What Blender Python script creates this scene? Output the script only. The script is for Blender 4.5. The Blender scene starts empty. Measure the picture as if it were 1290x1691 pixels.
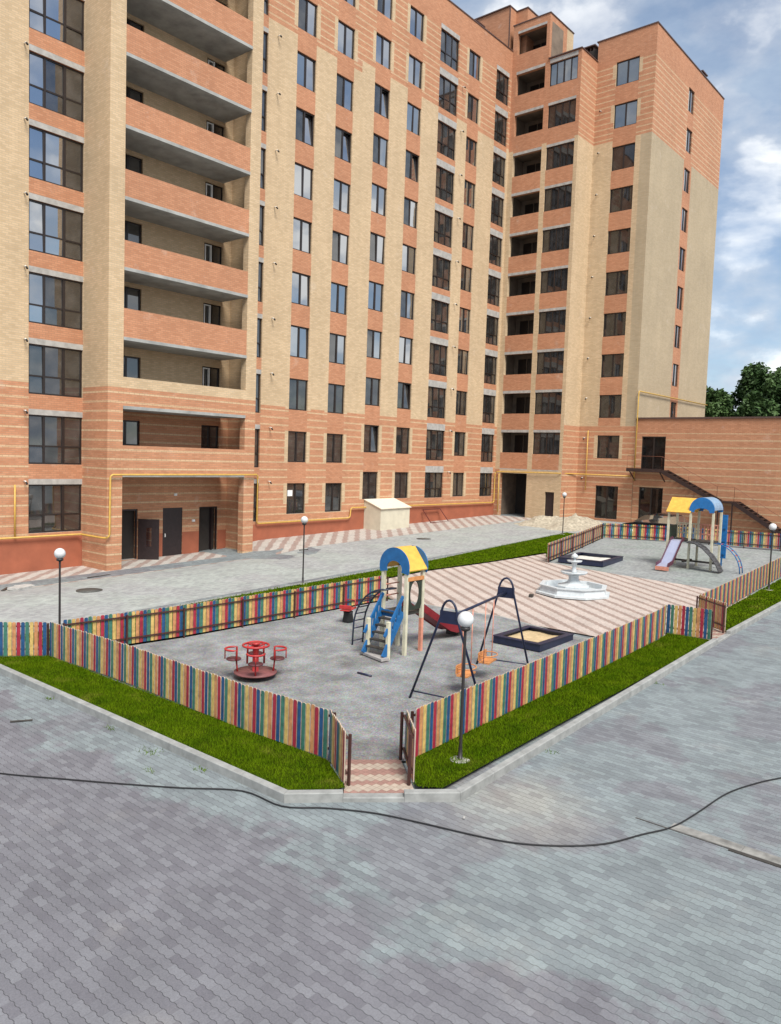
import bpy, bmesh, math, random
from mathutils import Vector, Matrix, noise
random.seed(7)
S = bpy.context.scene
COL = S.collection
PI = math.pi

# ------------------------------------------------------------------ camera, sky, sun, exposure
def make_camera():
    f, pitch, roll, yaw = 1291.69, 0.0697, 0.0335, 0.8727
    loc = (-30.5906, -33.4975, 4.3827)
    fw = Vector((math.sin(yaw)*math.cos(pitch), math.cos(yaw)*math.cos(pitch), -math.sin(pitch)))
    r = Vector((math.cos(yaw), -math.sin(yaw), 0)); u = r.cross(fw)
    r2 = r*math.cos(roll)+u*math.sin(roll); u2 = -r*math.sin(roll)+u*math.cos(roll)
    cam = bpy.data.cameras.new('camera'); o = bpy.data.objects.new('camera', cam); COL.objects.link(o)
    m = Matrix((r2, u2, -fw)).transposed().to_4x4(); m.translation = loc
    o.matrix_world = m
    cam.sensor_fit = 'VERTICAL'; cam.sensor_height = 24.0; cam.lens = f/1691*24.0
    cam.clip_start = 0.1; cam.clip_end = 5000
    S.camera = o
make_camera()

SUN_EL, SUN_AZ = math.radians(53), math.radians(208)     # azimuth from +Y towards +X
W = bpy.data.worlds.new('World'); S.world = W; W.use_nodes = True
nt = W.node_tree; nt.nodes.clear()
def wn(t, **k):
    n = nt.nodes.new(t)
    for a, b in k.items(): setattr(n, a, b)
    return n
out = wn('ShaderNodeOutputWorld'); bg = wn('ShaderNodeBackground'); bg.inputs[1].default_value = 0.10
sky = wn('ShaderNodeTexSky', sky_type='NISHITA', sun_disc=False)
sky.sun_elevation = SUN_EL; sky.sun_rotation = SUN_AZ
sky.air_density = 1.0; sky.dust_density = 0.6; sky.ozone_density = 2.0
tc = wn('ShaderNodeTexCoord'); sp = wn('ShaderNodeSeparateXYZ')
nt.links.new(tc.outputs['Generated'], sp.inputs[0])
zz = wn('ShaderNodeMath', operation='MAXIMUM'); zz.inputs[1].default_value = 0.0; nt.links.new(sp.outputs[2], zz.inputs[0])
za = wn('ShaderNodeMath', operation='ADD'); za.inputs[1].default_value = 0.22; nt.links.new(zz.outputs[0], za.inputs[0])
vx = wn('ShaderNodeMath', operation='DIVIDE'); vy = wn('ShaderNodeMath', operation='DIVIDE')
nt.links.new(sp.outputs[0], vx.inputs[0]); nt.links.new(za.outputs[0], vx.inputs[1])
nt.links.new(sp.outputs[1], vy.inputs[0]); nt.links.new(za.outputs[0], vy.inputs[1])
cv = wn('ShaderNodeCombineXYZ'); nt.links.new(vx.outputs[0], cv.inputs[0]); nt.links.new(vy.outputs[0], cv.inputs[1])
cv.inputs[2].default_value = 1.3
n1 = wn('ShaderNodeTexNoise'); n1.inputs['Scale'].default_value = 1.25; n1.inputs['Detail'].default_value = 9; n1.inputs['Roughness'].default_value = 0.56
n1.inputs['Distortion'].default_value = 0.25
nt.links.new(cv.outputs[0], n1.inputs['Vector'])
mp = wn('ShaderNodeMapping'); mp.inputs['Location'].default_value = (0.25, 0.2, 5.0); nt.links.new(tc.outputs['Generated'], mp.inputs[0]); mp.inputs['Scale'].default_value = (1, 1, 1.7)
n2 = wn('ShaderNodeTexNoise'); n2.inputs['Scale'].default_value = 6.0; n2.inputs['Detail'].default_value = 10; n2.inputs['Roughness'].default_value = 0.52; n2.inputs['Distortion'].default_value = 0.12
nt.links.new(mp.outputs[0], n2.inputs['Vector'])
r1 = wn('ShaderNodeValToRGB'); r1.color_ramp.elements[0].position = 0.36; r1.color_ramp.elements[1].position = 0.53
nt.links.new(n1.outputs['Fac'], r1.inputs[0])
r2 = wn('ShaderNodeValToRGB'); e = r2.color_ramp.elements; e.new(.5)
e[0].position = 0.42; e[0].color = (3.3, 4.1, 5.2, 1); e[1].position = 0.49; e[1].color = (4.7, 5.2, 5.9, 1); e[2].position = 0.545; e[2].color = (8.4, 8.5, 8.5, 1)
nt.links.new(n2.outputs['Fac'], r2.inputs[0])
mx = wn('ShaderNodeMix', data_type='RGBA'); nt.links.new(r1.outputs[0], mx.inputs[0])
nt.links.new(sky.outputs[0], mx.inputs[6]); nt.links.new(r2.outputs[0], mx.inputs[7])
nt.links.new(mx.outputs[2], bg.inputs[0]); nt.links.new(bg.outputs[0], out.inputs[0])

sl = bpy.data.lights.new('sun', 'SUN'); sl.energy = 3.4; sl.angle = math.radians(24); sl.color = (1.0, 0.95, 0.87)
so = bpy.data.objects.new('sun', sl); COL.objects.link(so)
sd = Vector((math.sin(SUN_AZ)*math.cos(SUN_EL), math.cos(SUN_AZ)*math.cos(SUN_EL), math.sin(SUN_EL)))
so.rotation_euler = sd.to_track_quat('Z', 'Y').to_euler(); so.location = (0, -20, 60)
S.view_settings.view_transform = 'Standard'; S.view_settings.look = 'None'
S.view_settings.exposure = 0.52; S.view_settings.gamma = 1.0
S.cycles.max_bounces = 6; S.cycles.diffuse_bounces = 3; S.cycles.glossy_bounces = 3

# ------------------------------------------------------------------ ground height
def sstep(a, b, x):
    t = max(0, min(1, (x-a)/(b-a))); return t*t*(3-2*t)
def G(x, y):
    z = -.42 + .0245*max(-60, min(x, 60))
    z -= 0.30*sstep(-1.5, -5.5, x)*sstep(-7.0, -2.5, y)
    return z

# ------------------------------------------------------------------ mesh builder
class MB:
    def __init__(s): s.v = []; s.f = []; s.m = []; s.sm = []
    def add(s, vs, fs, mi=0, smooth=False):
        b = len(s.v); s.v += [tuple(v) for v in vs]
        for f in fs: s.f.append(tuple(b+i for i in f)); s.m.append(mi); s.sm.append(smooth)
    def quad(s, a, b, c, d, mi=0): s.add([a, b, c, d], [(0, 1, 2, 3)], mi)
    def box(s, x0, x1, y0, y1, z0, z1, mi=0):
        v = [(x, y, z) for z in (z0, z1) for y in (y0, y1) for x in (x0, x1)]
        s.add(v, [(0, 2, 3, 1), (4, 5, 7, 6), (0, 1, 5, 4), (2, 6, 7, 3), (0, 4, 6, 2), (1, 3, 7, 5)], mi)
    def obox(s, c, ax, ay, az, mi=0):      # oriented box: centre and three half-axis vectors
        c, ax, ay, az = Vector(c), Vector(ax), Vector(ay), Vector(az)
        v = [c+i*ax+j*ay+k*az for k in (-1, 1) for j in (-1, 1) for i in (-1, 1)]
        s.add(v, [(0, 2, 3, 1), (4, 5, 7, 6), (0, 1, 5, 4), (2, 6, 7, 3), (0, 4, 6, 2), (1, 3, 7, 5)], mi)
    def bar(s, p, q, w, h, mi=0, up=(0, 0, 1)):   # rectangular bar between two points
        p, q = Vector(p), Vector(q); d = (q-p)/2; n = d.normalized()
        a = n.cross(Vector(up))
        if a.length < 1e-4: a = n.cross(Vector((1, 0, 0)))
        a.normalize(); b = a.cross(n)
        s.obox((p+q)/2, a*w/2, d, b*h/2, mi)
    def tube(s, pts, r, n=10, mi=0, cap=True, closed=False):
        pts = [Vector(p) for p in pts]; N = len(pts); rings = []; prev = None
        for i, p in enumerate(pts):
            if closed: t = pts[(i+1) % N]-pts[i-1]
            else: t = pts[min(i+1, N-1)]-pts[max(i-1, 0)]
            t.normalize()
            if prev is None:
                a = t.cross(Vector((0, 0, 1)))
                if a.length < 1e-3: a = t.cross(Vector((1, 0, 0)))
            else: a = prev-t*prev.dot(t)
            a.normalize(); prev = a; b = t.cross(a)
            rr = r[i] if isinstance(r, (list, tuple)) else r
            rings.append([p+rr*(math.cos(2*PI*k/n)*a+math.sin(2*PI*k/n)*b) for k in range(n)])
        vs = [v for R in rings for v in R]; fs = []
        for i in range(N if closed else N-1):
            j = (i+1) % N
            for k in range(n): fs.append((i*n+k, i*n+(k+1) % n, j*n+(k+1) % n, j*n+k))
        if cap and not closed: fs.append(tuple(range(n))[::-1]); fs.append(tuple((N-1)*n+k for k in range(n)))
        s.add(vs, fs, mi, True)
    def lathe(s, prof, c=(0, 0, 0), n=24, mi=0, smooth=True):
        vs = []; fs = []
        for r, z in prof:
            for k in range(n):
                a = 2*PI*k/n; vs.append((c[0]+r*math.cos(a), c[1]+r*math.sin(a), c[2]+z))
        for i in range(len(prof)-1):
            for k in range(n): fs.append((i*n+k, i*n+(k+1) % n, (i+1)*n+(k+1) % n, (i+1)*n+k))
        if prof[0][0] > 1e-4: fs.append(tuple(range(n))[::-1])
        if prof[-1][0] > 1e-4: fs.append(tuple((len(prof)-1)*n+k for k in range(n)))
        s.add(vs, fs, mi, smooth)
    def prism(s, poly, o, eu, ev, ew, mi=0):   # 2-D outline in (eu,ev) at origin o, extruded along ew
        o, eu, ev, ew = map(Vector, (o, eu, ev, ew)); n = len(poly)
        a = [o+eu*p[0]+ev*p[1] for p in poly]; b = [q+ew for q in a]
        s.add(a+b, [tuple(range(n))[::-1], tuple(range(n, 2*n))]+[(i, (i+1) % n, n+(i+1) % n, n+i) for i in range(n)], mi)
    def strip(s, outer, inner, o, eu, ev, ew, mi=0):   # band between two open polylines, extruded
        o, eu, ev, ew = map(Vector, (o, eu, ev, ew)); n = len(outer)
        P = [o+eu*p[0]+ev*p[1] for p in outer]; Q = [o+eu*p[0]+ev*p[1] for p in inner]
        vs = P+Q+[p+ew for p in P]+[q+ew for q in Q]; fs = []
        for i in range(n-1):
            fs += [(i, i+1, n+i+1, n+i), (2*n+i, 3*n+i, 3*n+i+1, 2*n+i+1), (i, 2*n+i, 2*n+i+1, i+1), (n+i, n+i+1, 3*n+i+1, 3*n+i)]
        fs += [(0, n, 3*n, 2*n), (n-1, 3*n-1, 4*n-1, 2*n-1)]
        s.add(vs, fs, mi)
    def build(s, name, mats, parent=None, loc=None, bevel=0, recalc=True):
        if not isinstance(mats, (list, tuple)): mats = [mats]
        off = Vector((0, 0, 0))
        if parent is not None: off = world_loc(parent)
        elif loc is not None: off = Vector(loc)
        me = bpy.data.meshes.new(name)
        me.from_pydata([tuple(Vector(v)-off) for v in s.v], [], s.f)
        for m in mats: me.materials.append(m)
        me.polygons.foreach_set('material_index', s.m); me.polygons.foreach_set('use_smooth', s.sm)
        if recalc:
            bm = bmesh.new(); bm.from_mesh(me); bmesh.ops.recalc_face_normals(bm, faces=bm.faces); bm.to_mesh(me); bm.free()
        me.update()
        o = bpy.data.objects.new(name, me); COL.objects.link(o)
        if parent is not None: o.parent = parent
        elif loc is not None: o.location = loc
        if bevel:
            b = o.modifiers.new('bevel', 'BEVEL'); b.width = bevel; b.segments = 2; b.limit_method = 'ANGLE'
        return o
def world_loc(o):
    l = Vector(o.location)
    while o.parent is not None: o = o.parent; l = l+Vector(o.location)
    return l
def tag(o, label=None, cat=None, group=None, kind=None):
    if label: o['label'] = label
    if cat: o['category'] = cat
    if group: o['group'] = group
    if kind: o['kind'] = kind
    return o
def thing(name, loc, label, cat, group=None):
    o = bpy.data.objects.new(name, None); COL.objects.link(o); o.location = loc; o.empty_display_size = .2
    return tag(o, label, cat, group)
def inst(src, parent, loc):
    c = src.copy(); COL.objects.link(c); c.parent = parent; c.location = Vector(loc)-world_loc(parent); return c
def copy_tree(o, parent=None, loc=None):
    c = o.copy(); COL.objects.link(c); c.parent = parent
    if loc is not None: c.location = loc
    for ch in list(o.children): copy_tree(ch, c)
    return c

# ------------------------------------------------------------------ materials
def newmat(name):
    m = bpy.data.materials.new(name); m.use_nodes = True
    t = m.node_tree; b = t.nodes['Principled BSDF']; return m, t, b
def nd(t, ty, **k):
    n = t.nodes.new(ty)
    for a, v in k.items(): setattr(n, a, v)
    return n
def math_(t, op, a, b=None):
    n = nd(t, 'ShaderNodeMath', operation=op)
    for i, v in enumerate((a, b)):
        if v is None: continue
        if hasattr(v, 'links'): t.links.new(v, n.inputs[i])
        else: n.inputs[i].default_value = v
    return n.outputs[0]
def mix_(t, fac, a, b, blend='MIX'):
    n = nd(t, 'ShaderNodeMix', data_type='RGBA', blend_type=blend)
    for i, v in ((0, fac), (6, a), (7, b)):
        if hasattr(v, 'links'): t.links.new(v, n.inputs[i])
        elif i == 0: n.inputs[0].default_value = v
        else: n.inputs[i].default_value = (*v, 1) if len(v) == 3 else v
    return n.outputs[2]
def noise_(t, vec, scale, detail=4, rough=.55, w=None):
    n = nd(t, 'ShaderNodeTexNoise'); n.inputs['Scale'].default_value = scale
    n.inputs['Detail'].default_value = detail; n.inputs['Roughness'].default_value = rough
    if vec is not None: t.links.new(vec, n.inputs['Vector'])
    return n.outputs['Fac']
def ramp_(t, fac, stops):
    n = nd(t, 'ShaderNodeValToRGB'); el = n.color_ramp.elements
    while len(el) < len(stops): el.new(.5)
    for e_, (p, c) in zip(el, stops):
        e_.position = p; e_.color = (c, c, c, 1) if not isinstance(c, tuple) else (*c, 1)
    t.links.new(fac, n.inputs[0]); return n.outputs[0]
def objv(t): return nd(t, 'ShaderNodeTexCoord').outputs['Object']
def posv(t): return nd(t, 'ShaderNodeNewGeometry').outputs['Position']
def bump_(t, b, h, strength=.3, dist=.01):
    n = nd(t, 'ShaderNodeBump'); n.inputs['Strength'].default_value = strength; n.inputs['Distance'].default_value = dist
    t.links.new(h, n.inputs['Height']); t.links.new(n.outputs[0], b.inputs['Normal'])

def plain(name, c, rough=.6, var=.25, scale=6, metal=0, bump=.0, spec=.5):
    m, t, b = newmat(name); v = objv(t)
    n = noise_(t, v, scale, 6, .6)
    f = ramp_(t, n, [(.3, 1-var), (.7, 1+var*.6)])
    t.links.new(mix_(t, 1.0, c, f, 'MULTIPLY'), b.inputs['Base Color'])
    b.inputs['Roughness'].default_value = rough; b.inputs['Metallic'].default_value = metal
    b.inputs['Specular IOR Level'].default_value = spec
    if bump: bump_(t, b, n, bump, .02)
    return m

BEIGE = (.60, .44, .272); BEIGE2 = (.49, .35, .205); ORANGE = (.53, .248, .135); ORANGE2 = (.43, .185, .095)
GREYB = (.45, .35, .225); GREYB2 = (.39, .30, .185)
def brick(name, kind, z0=.96, period=.42):
    m, t, b = newmat(name); p = posv(t)
    s = nd(t, 'ShaderNodeSeparateXYZ'); t.links.new(p, s.inputs[0])
    u = math_(t, 'ADD', s.outputs[0], s.outputs[1])
    cv = nd(t, 'ShaderNodeCombineXYZ'); t.links.new(u, cv.inputs[0]); t.links.new(s.outputs[2], cv.inputs[1])
    br = nd(t, 'ShaderNodeTexBrick'); t.links.new(cv.outputs[0], br.inputs['Vector'])
    br.inputs['Scale'].default_value = 1; br.inputs['Brick Width'].default_value = .26; br.inputs['Row Height'].default_value = .088
    br.inputs['Mortar Size'].default_value = .011; br.inputs['Mortar Smooth'].default_value = .3; br.inputs['Bias'].default_value = -.1
    if kind == 'beige': a, c, mo = BEIGE, BEIGE2, (.44, .35, .24)
    elif kind == 'greybeige': a, c, mo = GREYB, GREYB2, (.36, .31, .23)
    elif kind == 'orange': a, c, mo = ORANGE, ORANGE2, (.36, .19, .11)
    else:
        zf = math_(t, 'FRACT', math_(t, 'DIVIDE', math_(t, 'SUBTRACT', s.outputs[2], z0-.05), period))
        k = math_(t, 'LESS_THAN', zf, .088/period)
        a = mix_(t, k, ORANGE, (.61, .43, .265)); c = mix_(t, k, ORANGE2, (.54, .37, .215)); mo = (.38, .22, .13)
    for key, val in (('Color1', a), ('Color2', c), ('Mortar', mo)):
        if hasattr(val, 'links'): t.links.new(val, br.inputs[key])
        else: br.inputs[key].default_value = (*val, 1)
    big = noise_(t, p, .35, 5, .6); f = ramp_(t, big, [(.3, .92), (.7, 1.07)])
    mp = nd(t, 'ShaderNodeMapping'); mp.inputs['Scale'].default_value = (2.2, 2.2, .12); t.links.new(p, mp.inputs[0])
    st = noise_(t, mp.outputs[0], 1.0, 4, .6); f2 = ramp_(t, st, [(.35, .96), (.65, 1.03)])
    col = mix_(t, 1, mix_(t, 1, br.outputs['Color'], f, 'MULTIPLY'), f2, 'MULTIPLY')
    eff = noise_(t, p, .9, 7, .7); ef = ramp_(t, eff, [(.60, 0.0), (.80, .4)])
    col = mix_(t, ef, col, (.66, .58, .50))
    t.links.new(col, b.inputs['Base Color']); b.inputs['Roughness'].default_value = .85
    bump_(t, b, br.outputs['Fac'], -.35, .012)
    return m
M_BEIGE = brick('beige_brick', 'beige'); M_ORANGE = brick('orange_brick', 'orange')
M_GREYB = brick('grey_beige_brick', 'greybeige')
M_STRIPE = brick('striped_brick_low', 'stripe', .96, .42); M_STRIPE_TOP = brick('striped_brick_high', 'stripe', 28.2, .39)
M_CONC = plain('concrete_grey', (.40, .385, .36), .85, .3, 3, bump=.2)
M_SLAB = plain('slab_concrete', (.35, .355, .34), .85, .3, 1.5)
M_PLINTH = plain('plinth_red_plaster', (.34, .105, .055), .8, .18, 1.2, bump=.1)
M_FRAME = plain('dark_brown_pvc', (.022, .015, .013), .35, .2)
M_DOOR = plain('dark_door_steel', (.026, .017, .018), .4, .25)
M_DARK = plain('dark_for_unlit_interior', (.035, .028, .024), .9, .4, 1)  # near-black colour stands in for the lack of light indoors
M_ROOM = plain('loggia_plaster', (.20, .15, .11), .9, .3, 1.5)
M_COPING = plain('coping_metal', (.10, .055, .045), .5, .2)
M_YPIPE = plain('yellow_gas_pipe_paint', (.58, .36, .075), .45, .2)
M_WHITE = plain('white_paint', (.78, .78, .76), .5, .08)
M_BLACK = plain('black_rubber', (.012, .012, .013), .6, .3)
M_ROOF = plain('roof_bitumen', (.12, .115, .11), .9, .3, 2)
def glass(name, c, ior=1.9):
    m, t, b = newmat(name); v = posv(t)
    n = noise_(t, v, .9, 2, .4)
    b.inputs['Base Color'].default_value = (*c, 1); b.inputs['Roughness'].default_value = .025; b.inputs['IOR'].default_value = ior
    big = noise_(t, v, 1.7, 3, .5)
    t.links.new(mix_(t, ramp_(t, big, [(.4, 0.0), (.7, 1.0)]), c, tuple(x*2.4 for x in c)), b.inputs['Base Color'])
    bump_(t, b, n, .06, .05)
    return m
M_GLASS = glass('window_glass', (.012, .015, .02), 5.5)
M_GLASS4 = glass('wing_dull_mirror_glass', (.018, .016, .015), 1.75)  # duller glass imitates wing windows that mirror the building
M_GLASS5 = glass('top_floor_sky_mirror_glass', (.012, .015, .02), 3.2)  # shinier copy imitates brighter sky mirrored in the top windows
M_GLASS3 = glass('door_glass', (.008, .008, .008), 1.55)
M_GLASS2 = glass('loggia_dull_mirror_glass', (.024, .023, .022), 2.2)  # loggias; also imitates dark reflections in low windows and some sashes

# ------------------------------------------------------------------ APARTMENT BUILDING
AB = thing('apartment_building', (0, 0, 0), 'tall L-shaped beige and orange brick apartment block with striped lower and top floors', 'building')
MATS = [M_BEIGE, M_ORANGE, M_STRIPE, M_STRIPE_TOP, M_CONC, M_PLINTH, M_GREYB]
BE, OR, ST, SU, CO, PL, GB = range(7)

def wall(plane, c, u0, u1, z0, z1, holes, fn, extra_u=(), extra_z=(), reveal=.14, inward=1):
    """brick sheet with real openings; plane 'Y' -> (u,c,z), plane 'X' -> (c,u,z); inward = direction of the room"""
    mb = MB()
    us = sorted(set([u0, u1]+[x for h in holes for x in h[:2]]+list(extra_u)))
    zs = sorted(set([z0, z1]+[x for h in holes for x in h[2:4]]+list(extra_z)))
    us = [u for u in us if u0-1e-6 <= u <= u1+1e-6]; zs = [z for z in zs if z0-1e-6 <= z <= z1+1e-6]
    P = (lambda u, d, z: (u, c+d*inward, z)) if plane == 'Y' else (lambda u, d, z: (c+d*inward, u, z))
    for i in range(len(us)-1):
        for j in range(len(zs)-1):
            a, b_, p, q = us[i], us[i+1], zs[j], zs[j+1]
            if b_-a < 1e-5 or q-p < 1e-5: continue
            um, zm = (a+b_)/2, (p+q)/2
            if any(h[0] < um < h[1] and h[2] < zm < h[3] for h in holes): continue
            mb.quad(P(a, 0, p), P(b_, 0, p), P(b_, 0, q), P(a, 0, q), fn(um, zm))
    for h in holes:
        a, b_, p, q = h[:4]; mi = fn((a+b_)/2, p-.05); d = reveal if len(h) < 5 else h[4]
        mb.quad(P(a, 0, p), P(b_, 0, p), P(b_, d, p), P(a, d, p), CO)
        mb.quad(P(a, 0, q), P(b_, 0, q), P(b_, d, q), P(a, d, q), mi)
        mj = fn(a-.02, (p+q)/2)
        mb.quad(P(a, 0, p), P(a, 0, q), P(a, d, q), P(a, d, p), mj)
        mb.quad(P(b_, 0, p), P(b_, 0, q), P(b_, d, q), P(b_, d, p), mj)
    return mb

# --- window kinds: frame mesh + pane mesh built once, then copied
_win = {}
def window_meshes(kind, plane, w, h, var):
    key = (kind, plane, round(w, 2), round(h, 2), var)
    if key in _win: return _win[key]
    rnd = random.Random(hash(str(key)) % 1000)
    f = MB(); g = MB(); t = .07
    def bx(mb, u0, u1, d0, d1, z0, z1, mi=0):
        if plane == 'Y': mb.box(u0, u1, d0, d1, z0, z1, mi)
        else: mb.box(d0, d1, u0, u1, z0, z1, mi)
    bx(f, 0, t, 0, .07, 0, h); bx(f, w-t, w, 0, .07, 0, h)
    bx(f, t, w-t, 0, .07, 0, t); bx(f, t, w-t, 0, .07, h-t, h)
    if kind == 'two': ms = [(w/2, .11)]; tr = []
    elif kind == 'three': ms = [(w*.29, .10), (w*.65, .12)]; tr = [h*.37]
    elif kind == 'loggia': ms = [(w*.33, .07), (w*.66, .07)]; tr = [h*.36]
    elif kind == 'four': ms = [(w*.25, .06), (w*.5, .10), (w*.75, .06)]; tr = []
    else: ms = [(w*.5, .07)]; tr = []
    us = [t]
    for m, mw in ms: bx(f, m-mw/2, m+mw/2, -.006, .07, t, h-t); us += [m-mw/2, m+mw/2]
    us.append(w-t); cells = [(us[i], us[i+1]) for i in range(0, len(us), 2)]
    for a, b_ in cells:
        zs = [t]
        for z in tr: bx(f, a, b_, .002, .065, z-.035, z+.035); zs += [z-.035, z+.035]
        zs.append(h-t)
        for i in range(0, len(zs), 2):
            p, q = zs[i], zs[i+1]
            tx, tz = rnd.uniform(-.02, .02), rnd.uniform(-.03, .03)
            o_ = [.035+tx*(uu-.5)+tz*(vv-.5) for uu, vv in ((0, 0), (1, 0), (1, 1), (0, 1))]
            if var == 'open' and a == cells[-1][0]: o_ = [.035, .035, .20, .20]
            pts = [(a, o_[0], p), (b_, o_[1], p), (b_, o_[2], q), (a, o_[3], q)]
            if plane == 'X': pts = [(y, x, z) for x, y, z in pts]
            ci = cells.index((a, b_))
            lowr = (ci == 2 or (ci == 1 and key[4] == 1)) if kind == 'three' else (ci == 0 and var in (1, 3, 'open'))  # sashes set in duller glass imitate uneven reflection of the clouds
            g.quad(*pts, 1 if lowr else 0)
            if var == 'open' and a == cells[-1][0]:     # the tilted sash keeps its own dark rim
                for (p0, p1) in ((0, 1), (1, 2), (2, 3), (3, 0)): f.bar(pts[p0], pts[p1], .06, .05)
    _win[key] = (f, g); return _win[key]
_cache = {}
def add_window(name, kind, plane, u0, u1, z0, z1, depth, glassm, var=0, label=None, parent=None):
    """depth: coordinate of the frame's outer face along the plane's normal axis (rooms are towards + for both planes)"""
    parent = parent or AB
    if plane == 'Y' and glassm is M_GLASS and z1 < 9.6 and depth > 0: glassm = M_GLASS2  # low windows swap to duller glass, imitating dark reflections of houses opposite
    key = (name, kind, plane, round(u1-u0, 2), round(z1-z0, 2), var, glassm.name)
    loc = (u0, depth, z0) if plane == 'Y' else (depth, u0, z0)
    if key not in _cache:
        f, g = window_meshes(kind, plane, u1-u0, z1-z0, var)
        w = f.build(name, M_FRAME); w.parent = parent; w.location = loc
        p = g.build('pane', [glassm, M_GLASS2], recalc=False); p.parent = w
        _cache[key] = w
    else:
        w = _cache[key].copy(); COL.objects.link(w); w.parent = parent; w.location = loc
        p = _cache[key].children[0].copy(); COL.objects.link(p); p.parent = w
    if label: w['label'] = label
    elif 'label' in w: del w['label']
    return w

# --- street facade on plane y = 0
LOW = 7.05
holesF = []; wins = []
GL = (-14.9, -12.46)                                     # left glazed column
for k in range(1, 11): holesF.append((GL[0], GL[1], 3*k-2.42, 3*k-.3)); wins.append(('balcony_glazing', 'three', holesF[-1], M_GLASS, k % 3))
NS = (-4.1, -2.1)                                        # glazed column beside the pier
for k in range(1, 11): holesF.append((NS[0], NS[1], 3*k-2.42, 3*k-.3)); wins.append(('balcony_glazing', 'three', holesF[-1], M_GLASS, 3))
OPEN = {('c1', 8), ('c2', 8), ('c3', 9), ('c4', 3), ('c3', 2), ('c4', 8)}
for nm, a, b_, dz, hh, ks in (('c1', 0, 1.46, -.3, 1.78, range(1, 11)), ('c2', 3.13, 4.58, -.3, 1.76, range(1, 12)),
                              ('c3', 6.47, 7.92, .41, 1.76, range(1, 12)), ('c4', 9.66, 11.12, .41, 1.76, range(1, 12)),
                              ('c6', 16.35, 17.76, .42, 1.76, range(1, 12))):
    for k in ks:
        h = (a, b_, 3*k+dz-hh, 3*k+dz); holesF.append(h)
        wins.append(('window', 'two', h, M_GLASS, 'open' if (nm, k) in OPEN else random.randrange(4)))
B5 = (12.97, 15.12); B7 = (19.9, 21.66)
for a, b_ in (B5, B7):
    for k in range(1, 12):
        h = (a, b_, 3*k+.42-(2.14 if k > 1 else 1.8), 3*k+.42); holesF.append(h); wins.append(('balcony_glazing', 'loggia', h, M_GLASS2, 5))
# doors and windows behind the entrance balconies
for k in range(2, 11):
    for a, b_ in ((-11.0, -9.55), (-6.0, -4.87)):
        h = (a, b_, 3*k-1.47, 3*k-(.28 if k < 4 else .08)); holesF.append(h); wins.append(('balcony_window', 'two', h, M_GLASS2, 6))
DOORS = [(-10.5, -9.62, -.93, 1.5, 1.2), (-8.22, -7.07, -.93, 1.5, .1), (-6.05, -4.88, -.93, 1.5, 1.2)]
holesF += DOORS
COLS = [(0, 1.46), (3.13, 4.58), (6.47, 7.92), (9.66, 11.12), (16.35, 17.76)]
def matF(u, z):
    if z < (.37 if u < -12.4 else .42 if u < 5.25 else 1.02) and not (-12.4 < u < -4.1): return PL
    if -12.4 < u < -4.25:
        if z < .25: return PL if u > -9.6 else ST
        return ST if z < LOW else BE
    for a, b_ in (GL, NS):
        if a < u < b_:
            zz_ = (z+.3) % 3
            if zz_ < .24: return CO
            return OR if z > LOW or u < 0 else ST
    for a, b_ in (B5, B7):
        if a < u < b_:
            if z > 33.42: return CO if z < 33.75 else OR
            zz_ = (z-.42) % 3
            return CO if zz_ < .45 else OR
    up = 27.52 if u < 5.3 else 28.2
    if z < LOW:
        for a, b_ in COLS:
            if a-.27 < u < b_+.27 and z > 1.3:
                zz_ = (z-(-.3 if u < 5.3 else .41)) % 3
                if zz_ > 1.24 and not a < u < b_: return BE
                return OR if zz_ <= 1.24 and a < u < b_ else ST
        return ST
    if z > up:
        if z > 33.5: return OR
        for a, b_ in COLS:
            if a-.27 < u < b_+.27:
                zz_ = (z-(-.3 if u < 5.3 else .41)) % 3
                if not a < u < b_: return BE if zz_ > 1.24 else SU
                return OR
        return SU
    for a, b_ in COLS:
        if a < u < b_: return OR
    return BE
ex_u = [5.3, -12.4, -4.25, -9.6]+[x for a, b_ in COLS for x in (a-.27, b_+.27)]
ex_z = [.25, .37, .42, 1.02, LOW, 27.52, 28.2, 33.5, 33.72]
for k in range(0, 12): ex_z += [3*k-.3, 3*k-.06, 3*k+.42, 3*k+.87, 3*k+.41+1.24, 3*k-.3+1.24]
wall('Y', 0, -26, 22.0, -1.6, 35.45, holesF, matF, ex_u, ex_z).build('facade_wall', MATS, AB, recalc=False)
for nm, kind, h, gm, var in wins:
    add_window(nm, kind, 'Y', h[0], h[1], h[2], h[3], .09, gm, var)
# sills
# rest of the block behind the facade (roof, far sides)
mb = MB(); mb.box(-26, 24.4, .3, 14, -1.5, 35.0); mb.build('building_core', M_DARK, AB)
mb = MB(); mb.box(-26.0, 22.0, -.04, .34, 35.45, 35.53); mb.build('parapet_coping', M_COPING, AB)

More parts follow.
